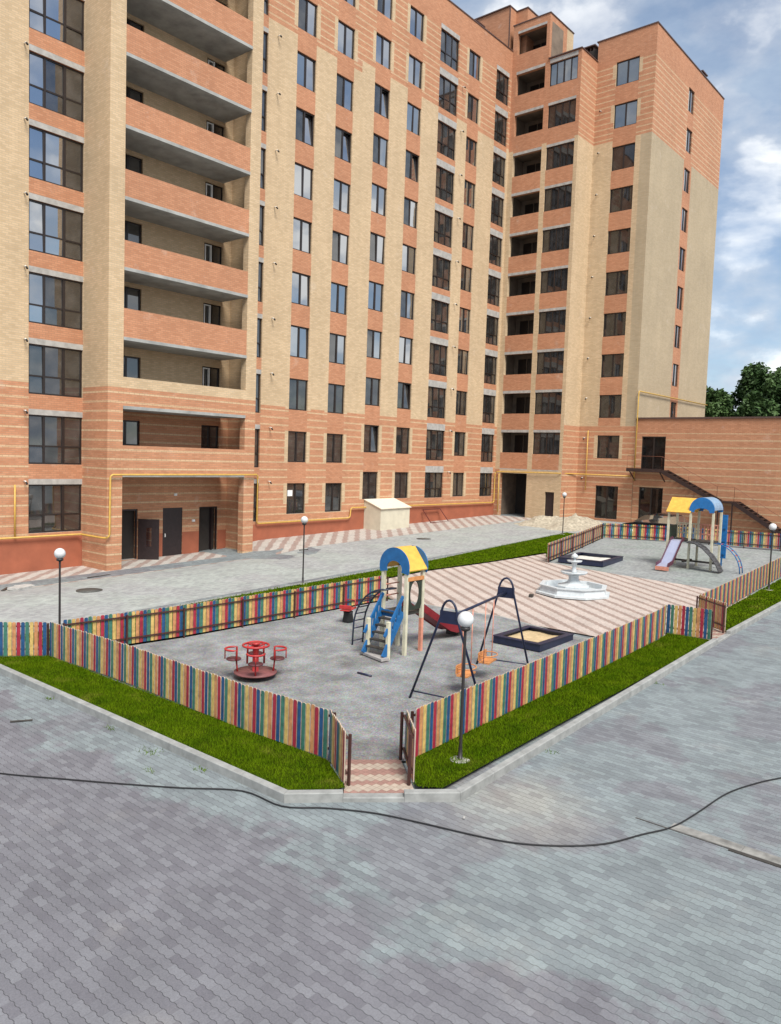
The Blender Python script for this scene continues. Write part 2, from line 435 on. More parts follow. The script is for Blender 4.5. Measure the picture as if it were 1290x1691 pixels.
# --- entrance bay: pillar, pier, balconies
mb = MB()
def bayband(x0, x1, y0, y1):
    mb.box(x0, x1, y0, y1, -1.6, LOW, ST); mb.box(x0, x1, y0, y1, LOW, 36, BE)
bayband(-12.45, -12.25, -1.7, -.003); bayband(-12.25, -11.72, -2.1, -1.7)
bayband(-4.88, -4.22, -2.1, -1.7); bayband(-4.32, -4.22, -1.7, -.003)
mb.v = [(-12.45 if abs(v[0]+12.25) < 1e-6 and v[1] < -1.69 else v[0], v[1], v[2]) for v in mb.v]
mb.build('entrance_bay_pillar', MATS, AB)
for k in range(1, 11):
    zb = 3*k+.1
    mb = MB(); mb.box(-11.72, -4.88, -2.13, -.003, zb+.02, zb+.16); sl_ = mb.build('balcony_slab', M_SLAB, AB)
    mb = MB()
    if k == 1: mb.box(-11.718, -4.882, -2.1, -1.96, zb+.16, zb+1.42, ST)
    elif k == 2: mb.box(-11.718, -4.882, -2.1, -1.96, zb+.16, LOW, ST); mb.box(-11.718, -4.882, -2.1, -1.96, LOW, zb+1.42, BE)
    else: mb.box(-11.718, -4.882, -2.1, -1.96, zb+.16, zb+(1.40 if k < 4 else 1.31), OR)
    mb.build('parapet', MATS, sl_)
# white opened sashes in the right-hand balcony windows
for k in range(3, 11):
    mb = MB(); z0_, z1_ = 3*k-1.40, 3*k-(.35 if k < 4 else .15)
    mb.box(-5.62, -5.56, -.02, .085, z0_, z1_); mb.box(-5.93, -5.88, .02, .085, z0_, z1_); mb.box(-5.88, -5.62, .02, .085, z1_-.05, z1_)
    mb.build('open_sash', M_WHITE, AB)
# entrance doors
mb = MB(); mb.box(-8.22, -7.07, .03, .08, -.93, 1.5); d = mb.build('entrance_door', M_DOOR, AB)
mb = MB(); mb.box(-8.1, -8.06, -.03, .03, .05, .22); mb.build('handle', M_WHITE, d)
mb = MB(); mb.obox((-9.28, -.42, .02), (.33, -.38, 0), (.02, .02, 0), (0, 0, 1.0)); d = mb.build('entrance_door', M_DOOR, AB); d['label'] = 'entrance door leaf standing wide open'
mb = MB(); mb.obox((-9.28, -.455, .15), (.08, -.09, 0), (.012, .012, 0), (0, 0, .45)); mb.build('pane', M_GLASS, d)
mb = MB(); mb.obox((-5.15, .5, .28), (.02, .42, 0), (.025, 0, 0), (0, 0, 1.15)); d = mb.build('entrance_door', M_DOOR, AB); d['label'] = 'entrance door folded inwards'
for x in (-10.5, -6.05):
    mb = MB(); mb.box(x, x+.07, .05, .12, -.93, 1.5); w_ = .88 if x < -8 else 1.17
    mb.box(x+w_-.07, x+w_, .05, .12, -.93, 1.5); mb.box(x+.07, x+w_-.07, .05, .12, 1.42, 1.5)
    mb.build('door_frame', M_DOOR, AB)
for x, z in ((-6.5, .75), (-7.6, 2.1)):
    mb = MB(); mb.box(x, x+.16, -.06, .0, z, z+.12); mb.build('entrance_lamp', M_WHITE, AB)

# --- corner wing: bay on plane x = 22 (y 0..-5.8), tower face on x = 24.5, end face on y = -10.25
holesB = []; open_b = []
for k in range(2, 13):
    h = (-2.86, -.4, 3*k-.93, 3*k+.63); holesB.append(h+(.3,)); open_b.append(h)
for k in range(2, 12):
    h = (-5.52, -3.26, 3*k-1.0, 3*k+.64); holesB.append(h)
holesB.append((-2.86, -.5, -.4, 3.48, .3)); holesB.append((-5.26, -4.48, -.2, 2.18, .3))
def matB(u, z):
    if z > 33.98 and u < -3.12: return OR
    for a, b_ in ((-2.86, -.4), (-5.52, -3.26)):
        if a < u < b_:
            if z < 3.75: return BE
            zz_ = (z-.63) % 3
            return CO if zz_ < .2 else OR
    if z > 28: return OR
    if z < 3.75: return BE if u < -2.9 else ST
    return BE
wall('X', 22.0, -5.8, -.0, -1.6, 34.0, [h for h in holesB if h[3] < 34], matB, [-3.12], [3.75, 28]+[3*k+.63 for k in range(1, 12)]+[3*k+.83 for k in range(1, 12)]).build('corner_bay_wall', MATS, AB, recalc=False)
wall('X', 22.0, -3.12, -.0, 34.0, 37.3, [holesB[10]], lambda u, z: CO if 36.63 < z < 36.8 and -2.86 < u < -.4 else OR, [], [36.63, 36.8]).build('corner_bay_wall', MATS, AB, recalc=False)
for k in range(2, 12):
    add_window('balcony_glazing', 'four', 'X', -5.52, -3.26, 3*k-1.0, 3*k+.64, 22.08, M_GLASS5 if k > 10 else M_GLASS4, 7)
# loggia rooms behind the open balconies and the passage
for i, h in enumerate(open_b):
    mb = MB(); mb.box(22.3, 22.32, h[0]-.25, h[1]+.3, h[2]-1.0, h[2]); 
    mb.box(24.0, 24.02, h[0]-.25, h[1]+.3, h[2]-1.1, h[3]+.2); mb.box(22.3, 24.0, h[0]-.27, h[0]-.25, h[2]-1.1, h[3]+.2); mb.box(22.3, 24.0, h[1]+.3, h[1]+.32, h[2]-1.1, h[3]+.2)
    mb.box(22.3, 24.0, h[0]-.25, h[1]+.3, h[3]+.2, h[3]+.22); mb.box(22.3, 24.0, h[0]-.25, h[1]+.3, h[2]-1.12, h[2]-1.1)
    lg = mb.build('loggia', M_ROOM, AB)
    mb = MB(); mb.box(23.94, 23.99, -1.2, -.5, h[2]-1.1, h[3]-.15); mb.box(23.94, 23.99, -2.4, -1.3, h[2]-.1, h[3]-.15); mb.build('balcony_door', M_FRAME, lg)
mb = MB(); mb.box(25.2, 25.22, -3.0, -.3, -.6, 3.6); mb.box(22.3, 25.2, -3.02, -3.0, -.6, 3.6); mb.box(22.3, 25.2, -.3, -.28, -.6, 3.6); mb.box(22.3, 25.2, -3, -.3, 3.55, 3.6)
mb.build('passage_wall', M_ROOM, AB)
mb = MB(); mb.box(25.1, 25.15, -2.6, -.6, -.3, 2.6); mb.build('passage_gate', M_DOOR, AB)
mb = MB(); mb.box(22.15, 22.2, -5.26, -4.48, -.2, 2.18); mb.build('service_door', M_DOOR, AB)
# return of the bay, tower face
def matR(u, z): return ST if z < 7.2 else (SU if 28 < z < 33.4 else OR if z > 33.4 else BE)
wall('Y', -5.8, 22.0, 24.5, -1.6, 34.0, [], matR, [], [7.2, 28, 33.4]).build('bay_return_wall', MATS, AB, recalc=False)
wall('Y', -3.12, 22.0, 25.6, 34.0, 37.3, [], lambda u, z: BE if u > 24.6 else OR, [24.6], []).build('bay_return_wall', MATS, AB, recalc=False)
mb = MB(); mb.box(21.95, 25.65, -3.17, .05, 37.3, 37.37); mb.box(21.9, 24.5, -5.85, -3.13, 34.0, 34.07); mb.build('parapet_coping', M_COPING, AB)
mb = MB(); mb.box(21.98, 22.0, -5.52, -3.26, 33.66, 33.94); mb.build('lintel', M_CONC, AB)
holesT = [(-9.05, -7.3, 3*k-1.2+.05, 3*k+.55) for k in range(2, 12)]
TD = (-9.15, -7.36, .35, 2.8)
def matT(u, z):
    if z > 33.4: return OR
    if z > 28:
        if -9.3 < u < -7.05 and 1.85 < (z-.55) % 3: return BE if not -9.05 < u < -7.3 else OR
        return OR if -9.05 < u < -7.3 else SU
    if z < 7.25:
        if -9.3 < u < -7.05 and 1.3 < (z-.55) % 3 and z > 3.6 and not -9.05 < u < -7.3: return BE
        return ST
    return OR if -9.05 < u < -7.3 else GB if u < -9.45 else BE
exz = [7.25, 28, 33.4, 3.6]+[3*k+.55+1.85 for k in range(8, 12)]+[3*k+.55+1.3 for k in range(0, 3)]
wall('X', 24.5, -10.25, -5.8, -1.6, 35.4, holesT+[TD], matT, [-9.45, -9.3, -7.05], exz).build('tower_wall', MATS, AB, recalc=False)
for h in holesT: add_window('window', 'two', 'X', h[0], h[1], h[2], h[3], 24.59, M_GLASS4 if h[2] < 28 else M_GLASS5, random.choice((0, 2)))
add_window('glazed_door', 'two', 'X', TD[0], TD[1], TD[2], TD[3], 24.59, M_GLASS3, 8)
holesE = [(31.05, 32.28, 3*k-1.25, 3*k+.5) for k in range(3, 12)]
def matE(u, z):
    if z > 33.4: return OR
    if z > 28: return OR if 31.05 < u < 32.28 else SU
    return OR if 30.85 < u < 32.5 else GB
wall('Y', -10.25, 24.5, 39.0, 0, 35.4, holesE, matE, [30.85, 32.5], [28, 33.4]).build('end_wall', MATS, AB, recalc=False)
for h in holesE: add_window('window', 'two', 'Y', h[0], h[1], h[2], h[3], -10.16, M_GLASS, random.randrange(4))
mb = MB(); mb.box(24.45, 39.05, -10.3, -10.0, 35.4, 35.48); mb.box(24.45, 24.8, -10.0, -5.7, 35.4, 35.48); mb.build('parapet_coping', M_COPING, AB)
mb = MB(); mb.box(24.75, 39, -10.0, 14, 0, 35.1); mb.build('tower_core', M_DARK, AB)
mb = MB(); mb.box(39.0, 39.02, -10.25, 14, 0, 35.4, BE); mb.build('far_wall', MATS, AB)
mb = MB(); mb.box(22.02, 24.74, -5.78, .3, 33.9, 33.98); mb.build('bay_roof', M_ROOF, AB)
# roof structures
mb = MB(); mb.box(22.0, 30, .4, 6.5, 35.0, 38.9); mb.build('stair_penthouse', M_ORANGE, AB)
mb = MB(); mb.box(21.97, 22.0, .35, .43, 35.5, 38.9); mb.build('downpipe', M_COPING, AB)
mb = MB(); mb.box(22.9, 30, -.6, .4, 35.0, 38.85); mb.build('stair_penthouse', M_ORANGE, AB)
mb = MB(); mb.box(21.9, 30.1, .36, 6.6, 38.9, 38.98); mb.box(22.85, 30.1, -.65, .36, 38.86, 38.94); mb.build('parapet_coping', M_COPING, AB)
for x, y, z0, w, d_ in ((20.6, 2.6, 35.0, 1.0, 2.6), (26.2, -4.6, 35.0, 1.2, 1.2), (35.3, -9.6, 35.4, .9, .8)):
    mb = MB(); ht = 2.6 if x < 22 else .9 if x < 30 else .7
    mb.box(x, x+w, y, y+d_, z0, z0+ht); ch = mb.build('vent_stack', M_ORANGE, AB)
    mb = MB()
    for i in range(int(d_/.3)+1): mb.box(x+.05, x+w-.05, y+.04+i*(d_-.16)/max(1, int(d_/.3)), y+.12+i*(d_-.16)/max(1, int(d_/.3)), z0+ht, z0+ht+.3)
    mb.box(x-.15, x+w+.15, y-.15, y+d_+.15, z0+ht+.3, z0+ht+.38); mb.build('vent_cap', M_COPING, ch)

# gas pipes
def pipe(pts, r=.045):
    mb = MB(); q = []
    for i, p in enumerate(pts):     # rounded elbows
        p = Vector(p)
        if 0 < i < len(pts)-1:
            a = (Vector(pts[i-1])-p).normalized()*.12; b_ = (Vector(pts[i+1])-p).normalized()*.12
            q += [p+a, p+a*.35+b_*.35, p+b_]
        else: q.append(p)
    mb.tube(q, r, 8); return mb.build('gas_pipe', M_YPIPE, AB)
pipe([(-26, -.16, .45), (-12.6, -.16, .45), (-12.62, -2.2, .45), (-12.4, -2.25, .48), (-12.38, -2.25, 3.22), (-4.1, -2.25, 3.26), (-4.1, -.2, 3.24), (-2.33, -.16, 3.2), (-2.33, -.16, .48), (5.2, -.16, .52), (5.28, -.16, 1.15), (21.75, -.16, 1.12), (21.75, -.16, 3.46), (21.85, -.3, 3.55), (21.85, -5.7, 3.62), (24.36, -5.95, 3.6), (24.36, -10.1, 3.6)], .042)
pipe([(24.36, -10.38, 3.3), (24.36, -10.4, 9.75), (39.0, -10.4, 9.8)], .045)
pipe([(-15.54, -.14, .5), (-15.54, -.14, 2.7)], .04); pipe([(21.8, -.5, .4), (21.8, -.5, 3.4)], .04); pipe([(24.36, -6.6, 2.4), (24.36, -6.6, 6.9)], .035)
# condensate spouts
def spout(p, d):
    mb = MB(); p = Vector(p); d = Vector(d)
    mb.tube([p, p+d*.16, p+d*.24+Vector((0, 0, -.05))], .028, 7, 0); mb.tube([p+d*.22+Vector((0, 0, -.04)), p+d*.3+Vector((0, 0, -.12))], .045, 7, 1)
    return mb.build('condensate_spout', [M_WHITE, M_BLACK], AB)
for k in range(1, 11): spout((-15.1, 0, 3*k-.15), (0, -1, 0)); spout((-1.45, 0, 3*k-.18), (0, -1, 0)); spout((15.6, 0, 3*k+.48), (0, -1, 0)); spout((24.5, -6.3, 3*k+.35), (-1, 0, 0))

# ------------------------------------------------------------------ ANNEX with steel stair
AN = thing('annex_building', (24.5, -18, .1), 'low striped orange brick annex with dark outside stair at its upper door', 'building')
AD = [(-12.5, -10.75, 4.1, 6.5), (-12.5, -10.75, .35, 2.85)]
def matA(u, z): return OR if z > 6.75 else ST
M_ASTR = brick('annex_striped_brick', 'stripe', 6.75, .48)
am = [M_BEIGE, M_ORANGE, M_ASTR, M_STRIPE_TOP, M_CONC, M_PLINTH]
wall('X', 24.52, -46, -10.27, -1.6, 7.75, AD, matA, [], [6.75]).build('front_wall', am, AN, recalc=False)
mb = MB(); mb.box(24.8, 40, -46, -10.3, -1, 7.6); mb.build('annex_core', M_DARK, AN)
mb = MB(); mb.box(24.44, 40, -46, -10.3, 7.75, 7.86); mb.build('parapet_coping', M_COPING, AN)
for h in AD:
    w = add_window('glazed_door', 'two', 'X', h[0], h[1], h[2], h[3], 24.6, M_GLASS3, 8, parent=AN); w.location = Vector(w.location)-AN.location
mb = MB(); x0, x1 = 23.35, 24.5
mb.box(x0, x1, -12.75, -10.2, 4.0, 4.12); mb.box(x0-.03, x0, -12.75, -10.2, 3.95, 4.2)
def flight(ya, za_, yb, zb_, n):
    for x in (x0, x1-.12): mb.bar((x+.03, ya, za_-.08), (x+.03, yb, zb_-.08), .06, .26)
    for i in range(n):
        t_ = (i+.5)/n; y = ya+(yb-ya)*t_; z = za_+(zb_-za_)*t_
        mb.box(x0+.06, x1-.1, y-.16, y+.14, z-.02, z+.02)
flight(-12.75, 4.12, -16.6, 2.2, 11); mb.box(x0, x1, -17.7, -16.6, 2.1, 2.22); flight(-17.7, 2.2, -20.7, .35, 10)
for y in (-16.7, -17.6): mb.box(x0+.02, x0+.1, y-.04, y+.04, 0, 2.1)
for y in (-10.4, -12.6): mb.bar((x0+.05, y, 4.0), (x1, y, 3.3), .06, .06)
stc = mb.build('outside_stair', plain('stair_brown_steel', (.035, .017, .014), .45, .25), AN)
mb = MB()
rl = [(-10.25, 4.12), (-12.75, 4.12), (-16.6, 2.22), (-17.7, 2.22), (-20.7, .4)]
mb.tube([(x0, y, z+.95) for y, z in rl], .014, 6)
for (ya, za_), (yb, zb_) in zip(rl[:-1], rl[1:]):
    n = max(1, int(abs(yb-ya)/1.3))
    for i in range(n+1): t_ = i/n; mb.tube([(x0, ya+(yb-ya)*t_, za_+(zb_-za_)*t_), (x0, ya+(yb-ya)*t_, za_+(zb_-za_)*t_+.95)], .013, 6)
mb.build('handrail', plain('rail_rust', (.22, .08, .045), .5), stc)

# ------------------------------------------------------------------ GROUND
def paver(name, w, h, wave, cA, cB, axis='Y', joint=.45, yard=False):
    m, t, b = newmat(name); p = posv(t)
    s = nd(t, 'ShaderNodeSeparateXYZ'); t.links.new(p, s.inputs[0])
    u, v = (s.outputs[1], s.outputs[0]) if axis == 'Y' else (s.outputs[0], s.outputs[1])
    if wave:
        sn = math_(t, 'SINE', math_(t, 'MULTIPLY', u, 2*PI/(w/2)))
        sn = math_(t, 'MAXIMUM', math_(t, 'MINIMUM', math_(t, 'MULTIPLY', sn, 1.8), 1.0), -1.0)
        v = math_(t, 'ADD', v, math_(t, 'MULTIPLY', sn, wave))
    cv = nd(t, 'ShaderNodeCombineXYZ'); t.links.new(u, cv.inputs[0]); t.links.new(v, cv.inputs[1])
    br = nd(t, 'ShaderNodeTexBrick'); t.links.new(cv.outputs[0], br.inputs['Vector'])
    br.inputs['Scale'].default_value = 1; br.inputs['Brick Width'].default_value = w; br.inputs['Row Height'].default_value = h
    br.inputs['Mortar Size'].default_value = .005; br.inputs['Mortar Smooth'].default_value = .5; br.inputs['Bias'].default_value = 0
    jc = .80 if wave else joint
    br.inputs['Color1'].default_value = (.79, .78, .80, 1); br.inputs['Color2'].default_value = (1.11, 1.13, 1.12, 1); br.inputs['Mortar'].default_value = (jc, jc, jc, 1)
    mp = nd(t, 'ShaderNodeMapping'); mp.inputs['Location'].default_value = (13, 7, 3); t.links.new(p, mp.inputs[0])
    big = noise_(t, p, .33, 6, .62); big2 = noise_(t, mp.outputs[0], .30, 6, .6)
    if yard:      # violet-grey delivery of pavers laid on the left, blue-grey ones on the right, patches of each mixed in
        k = math_(t, 'ADD', math_(t, 'ADD', s.outputs[0], 23.8), math_(t, 'MULTIPLY', math_(t, 'SUBTRACT', big, .5), 7.0))
        k = math_(t, 'MINIMUM', math_(t, 'MAXIMUM', math_(t, 'MULTIPLY', k, 3.0), 0.0), 1.0)
        k = math_(t, 'MULTIPLY', k, ramp_(t, big2, [(.55, 1.0), (.58, .25)]))
        col = mix_(t, k, cA, cB)
    else: col = mix_(t, ramp_(t, big, [(.45, 0.0), (.55, 1.0)]), cA, cB)
    b2 = noise_(t, mp.outputs[0], .9, 6, .65); col = mix_(t, 1, col, ramp_(t, b2, [(.3, .86), (.7, 1.12)]), 'MULTIPLY')
    # cement and sand dust left on the blocks
    b3 = noise_(t, mp.outputs[0], .55, 7, .65); dust = ramp_(t, b3, [(.58, 0.0), (.78, .25 if yard else .3)])
    if yard:
        dn = nd(t, 'ShaderNodeVectorMath', operation='DISTANCE'); t.links.new(p, dn.inputs[0]); dn.inputs[1].default_value = (-20.2, -27.5, -.9)
        d2 = math_(t, 'MULTIPLY', ramp_(t, math_(t, 'ADD', math_(t, 'MULTIPLY', dn.outputs['Value'], .22), math_(t, 'MULTIPLY', b2, .5)), [(.30, 1.0), (.62, 0.0)]), .5)
        dust = math_(t, 'MAXIMUM', dust, d2)
    col = mix_(t, dust, col, (.36, .33, .285))
    fine = noise_(t, p, 60, 3, .6); col = mix_(t, 1, col, ramp_(t, fine, [(.3, .84), (.7, 1.14)]), 'MULTIPLY')
    col = mix_(t, 1, col, br.outputs['Color'], 'MULTIPLY')
    if wave:      # the long wavy bed joints read darker than the short butt joints
        fr = math_(t, 'ABSOLUTE', math_(t, 'SUBTRACT', math_(t, 'FRACT', math_(t, 'DIVIDE', v, h)), .5))
        col = mix_(t, 1, col, ramp_(t, fr, [(.45, 1.0), (.487, .36)]), 'MULTIPLY')
    t.links.new(col, b.inputs['Base Color']); b.inputs['Roughness'].default_value = .8
    hh = math_(t, 'ADD', br.outputs['Fac'], math_(t, 'MULTIPLY', fine, -.25))
    bump_(t, b, hh, -.6, .008)
    return m
M_PAVER = paver('wave_paver_concrete', .24, .115, .0065, (.166, .165, .183), (.200, .229, .238), yard=True)
M_ROADP = paver('road_paver_concrete', .2, .1, 0, (.32, .33, .33), (.33, .355, .34), axis='X', joint=.8)
M_PLAY2 = paver('pale_green_grey_paver', .2, .1, 0, (.27, .285, .285), (.25, .28, .265), axis='X', joint=.8)
def stripes(name, ang, period, duty, c0, c1, cell):
    m, t, b = newmat(name); p = posv(t); s = nd(t, 'ShaderNodeSeparateXYZ'); t.links.new(p, s.inputs[0])
    # snapped to single pavers, so the edges of the stripes step like laid blocks
    qx = math_(t, 'MULTIPLY', math_(t, 'FLOOR', math_(t, 'DIVIDE', s.outputs[0], cell)), cell)
    qy = math_(t, 'MULTIPLY', math_(t, 'FLOOR', math_(t, 'DIVIDE', s.outputs[1], cell)), cell)
    d = math_(t, 'ADD', math_(t, 'MULTIPLY', qx, math.cos(ang)), math_(t, 'MULTIPLY', qy, math.sin(ang)))
    k = math_(t, 'LESS_THAN', math_(t, 'FRACT', math_(t, 'DIVIDE', d, period)), duty)
    col = mix_(t, k, c0, c1)
    cv = nd(t, 'ShaderNodeCombineXYZ'); t.links.new(s.outputs[0], cv.inputs[0]); t.links.new(s.outputs[1], cv.inputs[1])
    br = nd(t, 'ShaderNodeTexBrick'); t.links.new(cv.outputs[0], br.inputs['Vector']); br.offset = 0
    br.inputs['Scale'].default_value = 1; br.inputs['Brick Width'].default_value = cell; br.inputs['Row Height'].default_value = cell
    br.inputs['Mortar Size'].default_value = .006; br.inputs['Color1'].default_value = (.88, .88, .88, 1); br.inputs['Color2'].default_value = (1.08, 1.08, 1.08, 1); br.inputs['Mortar'].default_value = (.7, .68, .66, 1)
    col = mix_(t, 1, col, br.outputs['Color'], 'MULTIPLY')
    n = noise_(t, p, 1.2, 6, .65); col = mix_(t, 1, col, ramp_(t, n, [(.3, .85), (.7, 1.1)]), 'MULTIPLY')
    t.links.new(col, b.inputs['Base Color']); b.inputs['Roughness'].default_value = .85; return m
M_PLAZA = stripes('striped_plaza_paver', math.radians(-36), .54, .36, (.52, .445, .40), (.33, .25, .215), .06)
M_WALK = stripes('striped_walk_paver', math.radians(-48), .66, .45, (.46, .43, .395), (.33, .25, .22), .1)
M_PATH = stripes('checker_path_paver', math.radians(45), .42, .5, (.42, .345, .28), (.31, .18, .15), .105)
def gravelm():
    m, t, b = newmat('grey_gravel'); p = posv(t)
    a = noise_(t, p, 1.1, 7, .7); f = noise_(t, p, 28, 5, .75); vo = nd(t, 'ShaderNodeTexVoronoi'); vo.inputs['Scale'].default_value = 32; t.links.new(p, vo.inputs['Vector'])
    col = mix_(t, ramp_(t, a, [(.35, 0.0), (.65, 1.0)]), (.19, .195, .20), (.39, .40, .40))
    col = mix_(t, 1, col, ramp_(t, f, [(.3, .62), (.7, 1.3)]), 'MULTIPLY')
    col = mix_(t, .35, col, mix_(t, 1, col, vo.outputs['Color'], 'MULTIPLY'))
    for wx, wy, rr in ((-16.3, -24.0, 1.0), (-15.1, -23.8, .9), (-11.7, -20.5, .9), (-15.9, -20.5, .8), (-18.6, -19.4, 1.2), (-20.6, -24.6, 1.1)):   # hollows scuffed down to damp fines
        dn = nd(t, 'ShaderNodeVectorMath', operation='DISTANCE'); t.links.new(p, dn.inputs[0]); dn.inputs[1].default_value = (wx, wy, -.8)
        q = math_(t, 'ADD', math_(t, 'DIVIDE', dn.outputs['Value'], rr*2.4), math_(t, 'MULTIPLY', math_(t, 'SUBTRACT', a, .5), .9))
        col = mix_(t, ramp_(t, q, [(.25, .55), (.5, 0.0)]), col, mix_(t, 1, col, (.66, .63, .60), 'MULTIPLY'))
    t.links.new(col, b.inputs['Base Color']); b.inputs['Roughness'].default_value = .95
    bump_(t, b, math_(t, 'ADD', f, math_(t, 'MULTIPLY', a, .6)), .9, .03); return m
M_GRAVEL = gravelm()
M_KERB = plain('kerb_concrete', (.30, .305, .295), .85, .28, 4, bump=.25)
def grassm(name, lo, hi):
    m, t, b = newmat(name); p = posv(t)
    n = noise_(t, p, 2.2, 5, .65); f = noise_(t, p, 40, 3, .6)
    col = mix_(t, ramp_(t, n, [(.32, 0.0), (.68, 1.0)]), lo, hi); col = mix_(t, 1, col, ramp_(t, f, [(.3, .7), (.7, 1.2)]), 'MULTIPLY')
    dry = noise_(t, p, 1.1, 6, .7); col = mix_(t, ramp_(t, dry, [(.56, 0.0), (.75, .65)]), col, (.16, .15, .03))
    t.links.new(col, b.inputs['Base Color']); b.inputs['Roughness'].default_value = .8
    b.inputs['Specular IOR Level'].default_value = .0
    return m
M_TURF = grassm('turf_soil', (.025, .045, .003), (.045, .065, .004)); M_BLADE = grassm('grass_blade', (.060, .120, .003), (.118, .185, .005))

def sheet(name, poly, mat, dz, step=1.0, kind='structure'):
    """ground patch following G, tessellated"""
    bm = bmesh.new(); vs = [bm.verts.new((x, y, 0)) for x, y in poly]; bm.faces.new(vs)
    xs = [p[0] for p in poly]; ys = [p[1] for p in poly]
    for ax, lo, hi in ((0, min(xs), max(xs)), (1, min(ys), max(ys))):
        n = int((hi-lo)/step)
        for i in range(1, n+1):
            c = lo+(hi-lo)*i/(n+1); co = [0, 0, 0]; co[ax] = c; no = [0, 0, 0]; no[ax] = 1
            bmesh.ops.bisect_plane(bm, geom=bm.verts[:]+bm.edges[:]+bm.faces[:], plane_co=co, plane_no=no)
    for v in bm.verts: v.co.z = G(v.co.x, v.co.y)+dz
    bmesh.ops.recalc_face_normals(bm, faces=bm.faces)
    if sum(f.normal.z for f in bm.faces) < 0: bmesh.ops.reverse_faces(bm, faces=bm.faces)
    me = bpy.data.meshes.new(name); bm.to_mesh(me); bm.free(); me.materials.append(mat)
    o = bpy.data.objects.new(name, me); COL.objects.link(o); tag(o, kind=kind); return o
# one sheet to the horizon, with finer cells near the yard
bm = bmesh.new()
gx = [-1500, -400, -150, -60]+list(range(-40, 61, 2))+[150, 400, 1500]; gy = [-1500, -400, -150]+list(range(-60, 31, 2))+[150, 400, 1500]
gv = [[bm.verts.new((x, y, G(x, y))) for y in gy] for x in gx]
for i in range(len(gx)-1):
    for j in range(len(gy)-1): bm.faces.new((gv[i][j], gv[i+1][j], gv[i+1][j+1], gv[i][j+1]))
me = bpy.data.meshes.new('yard_paving'); bm.to_mesh(me); bm.free(); me.materials.append(M_PAVER)
o = bpy.data.objects.new('yard_paving', me); COL.objects.link(o); tag(o, kind='structure')
sheet('road', [(-45, -12.05), (14.5, -10.3), (24.4, -13), (24.4, -4.0), (-45, -4.0)], M_ROADP, .004)
sheet('pavement', [(-45, -4.0), (21.9, -4.0), (21.9, .0), (-45, .0)], M_WALK, .008)
sheet('playground_gravel', [(-22.3, -15.1), (-21.2, -14.75), (-17.8, -15.4), (-9.5, -16.1), (-9.5, -18.5), (-9.3, -20.4), (-10.0, -23.2), (-10, -25.35), (-20.13, -25.35), (-20.9, -24.54), (-21.15, -24.3)], M_GRAVEL, .05)
sheet('plaza', [(-9.5, -25.35), (-9.5, -13.25), (-3.8, -13.2), (0, -13.7), (5.2, -14.1), (2.4, -15.7), (1.5, -19.5), (.7, -25.35)], M_PLAZA, .045)
sheet('play_court', [(2.4, -15.7), (13.5, -13.2), (15.0, -14), (15.4, -26.0), (.7, -25.35), (1.5, -19.5)], M_PLAY2, .045)
sheet('entrance_path', [(-20.85, -24.5), (-20.2, -25.2), (-21.05, -26.2), (-21.85, -25.4)], M_PATH, .055, .5)
sheet('side_entrance_path', [(-7.6, -25.3), (-5.6, -25.3), (-6.2, -26.55), (-7.6, -26.55)], M_PATH, .055, .5)
# turf pieces
TURF = {'left': [(-22.45, -13.6), (-21.25, -14.7), (-21.12, -24.3), (-21.7, -25.3), (-22.45, -24.8)],
        'right': [(-20.13, -25.3), (-9, -25.3), (-7.8, -25.2), (-7.72, -26.45), (-20.65, -26.45), (-20.9, -26.1)],
        'right2': [(-5.5, -25.4), (22, -24.6), (22, -26.45), (-6.3, -26.45)],
        'far': [(-20.9, -14.7), (-17.8, -15.3), (-9.6, -16.0), (-9.5, -13.25), (-3.8, -13.15), (0, -13.65), (5.2, -14.0), (2.4, -15.6), (13.4, -13.2), (14.3, -10.4), (4, -11.1), (-2, -11.6), (-20.9, -12.0)]}
for nm, poly in TURF.items(): sheet('turf_ground', poly, M_TURF, .085)
def inside(p, poly):
    c = False; n = len(poly)
    for i in range(n):
        (x1, y1), (x2, y2) = poly[i], poly[i-1]
        if (y1 > p[1]) != (y2 > p[1]) and p[0] < (x2-x1)*(p[1]-y1)/(y2-y1)+x1: c = not c
    return c
vs, fs = [], []
rnd = random.Random(3)
for nm, poly in TURF.items():
    xs = [p[0] for p in poly]; ys = [p[1] for p in poly]; A = (max(xs)-min(xs))*(max(ys)-min(ys))
    dens = {'left': 2600, 'right': 2200, 'right2': 500, 'far': 420}[nm]; wd = {'left': .006, 'right': .007, 'right2': .016, 'far': .018}[nm]
    for i in range(int(A*dens)):
        x, y = rnd.uniform(min(xs), max(xs)), rnd.uniform(min(ys), max(ys))
        if not inside((x+rnd.gauss(0, .03), y+rnd.gauss(0, .03)), poly): continue
        z = G(x, y)+.08; a = rnd.uniform(0, 2*PI); cl = .5+.5*noise.noise(Vector((x*1.3, y*1.3, 0)))
        h = rnd.uniform(.03, .06)*(.55+1.1*cl)*(1.6 if rnd.random() < .03 else 1); ln = rnd.uniform(.01, .05); b_ = rnd.uniform(0, 2*PI); n = len(vs)
        ca, sa = math.cos(a)*wd, math.sin(a)*wd
        vs += [(x-ca, y-sa, z), (x+ca, y+sa, z), (x+ln*math.cos(b_), y+ln*math.sin(b_), z+h)]; fs.append((n, n+1, n+2))
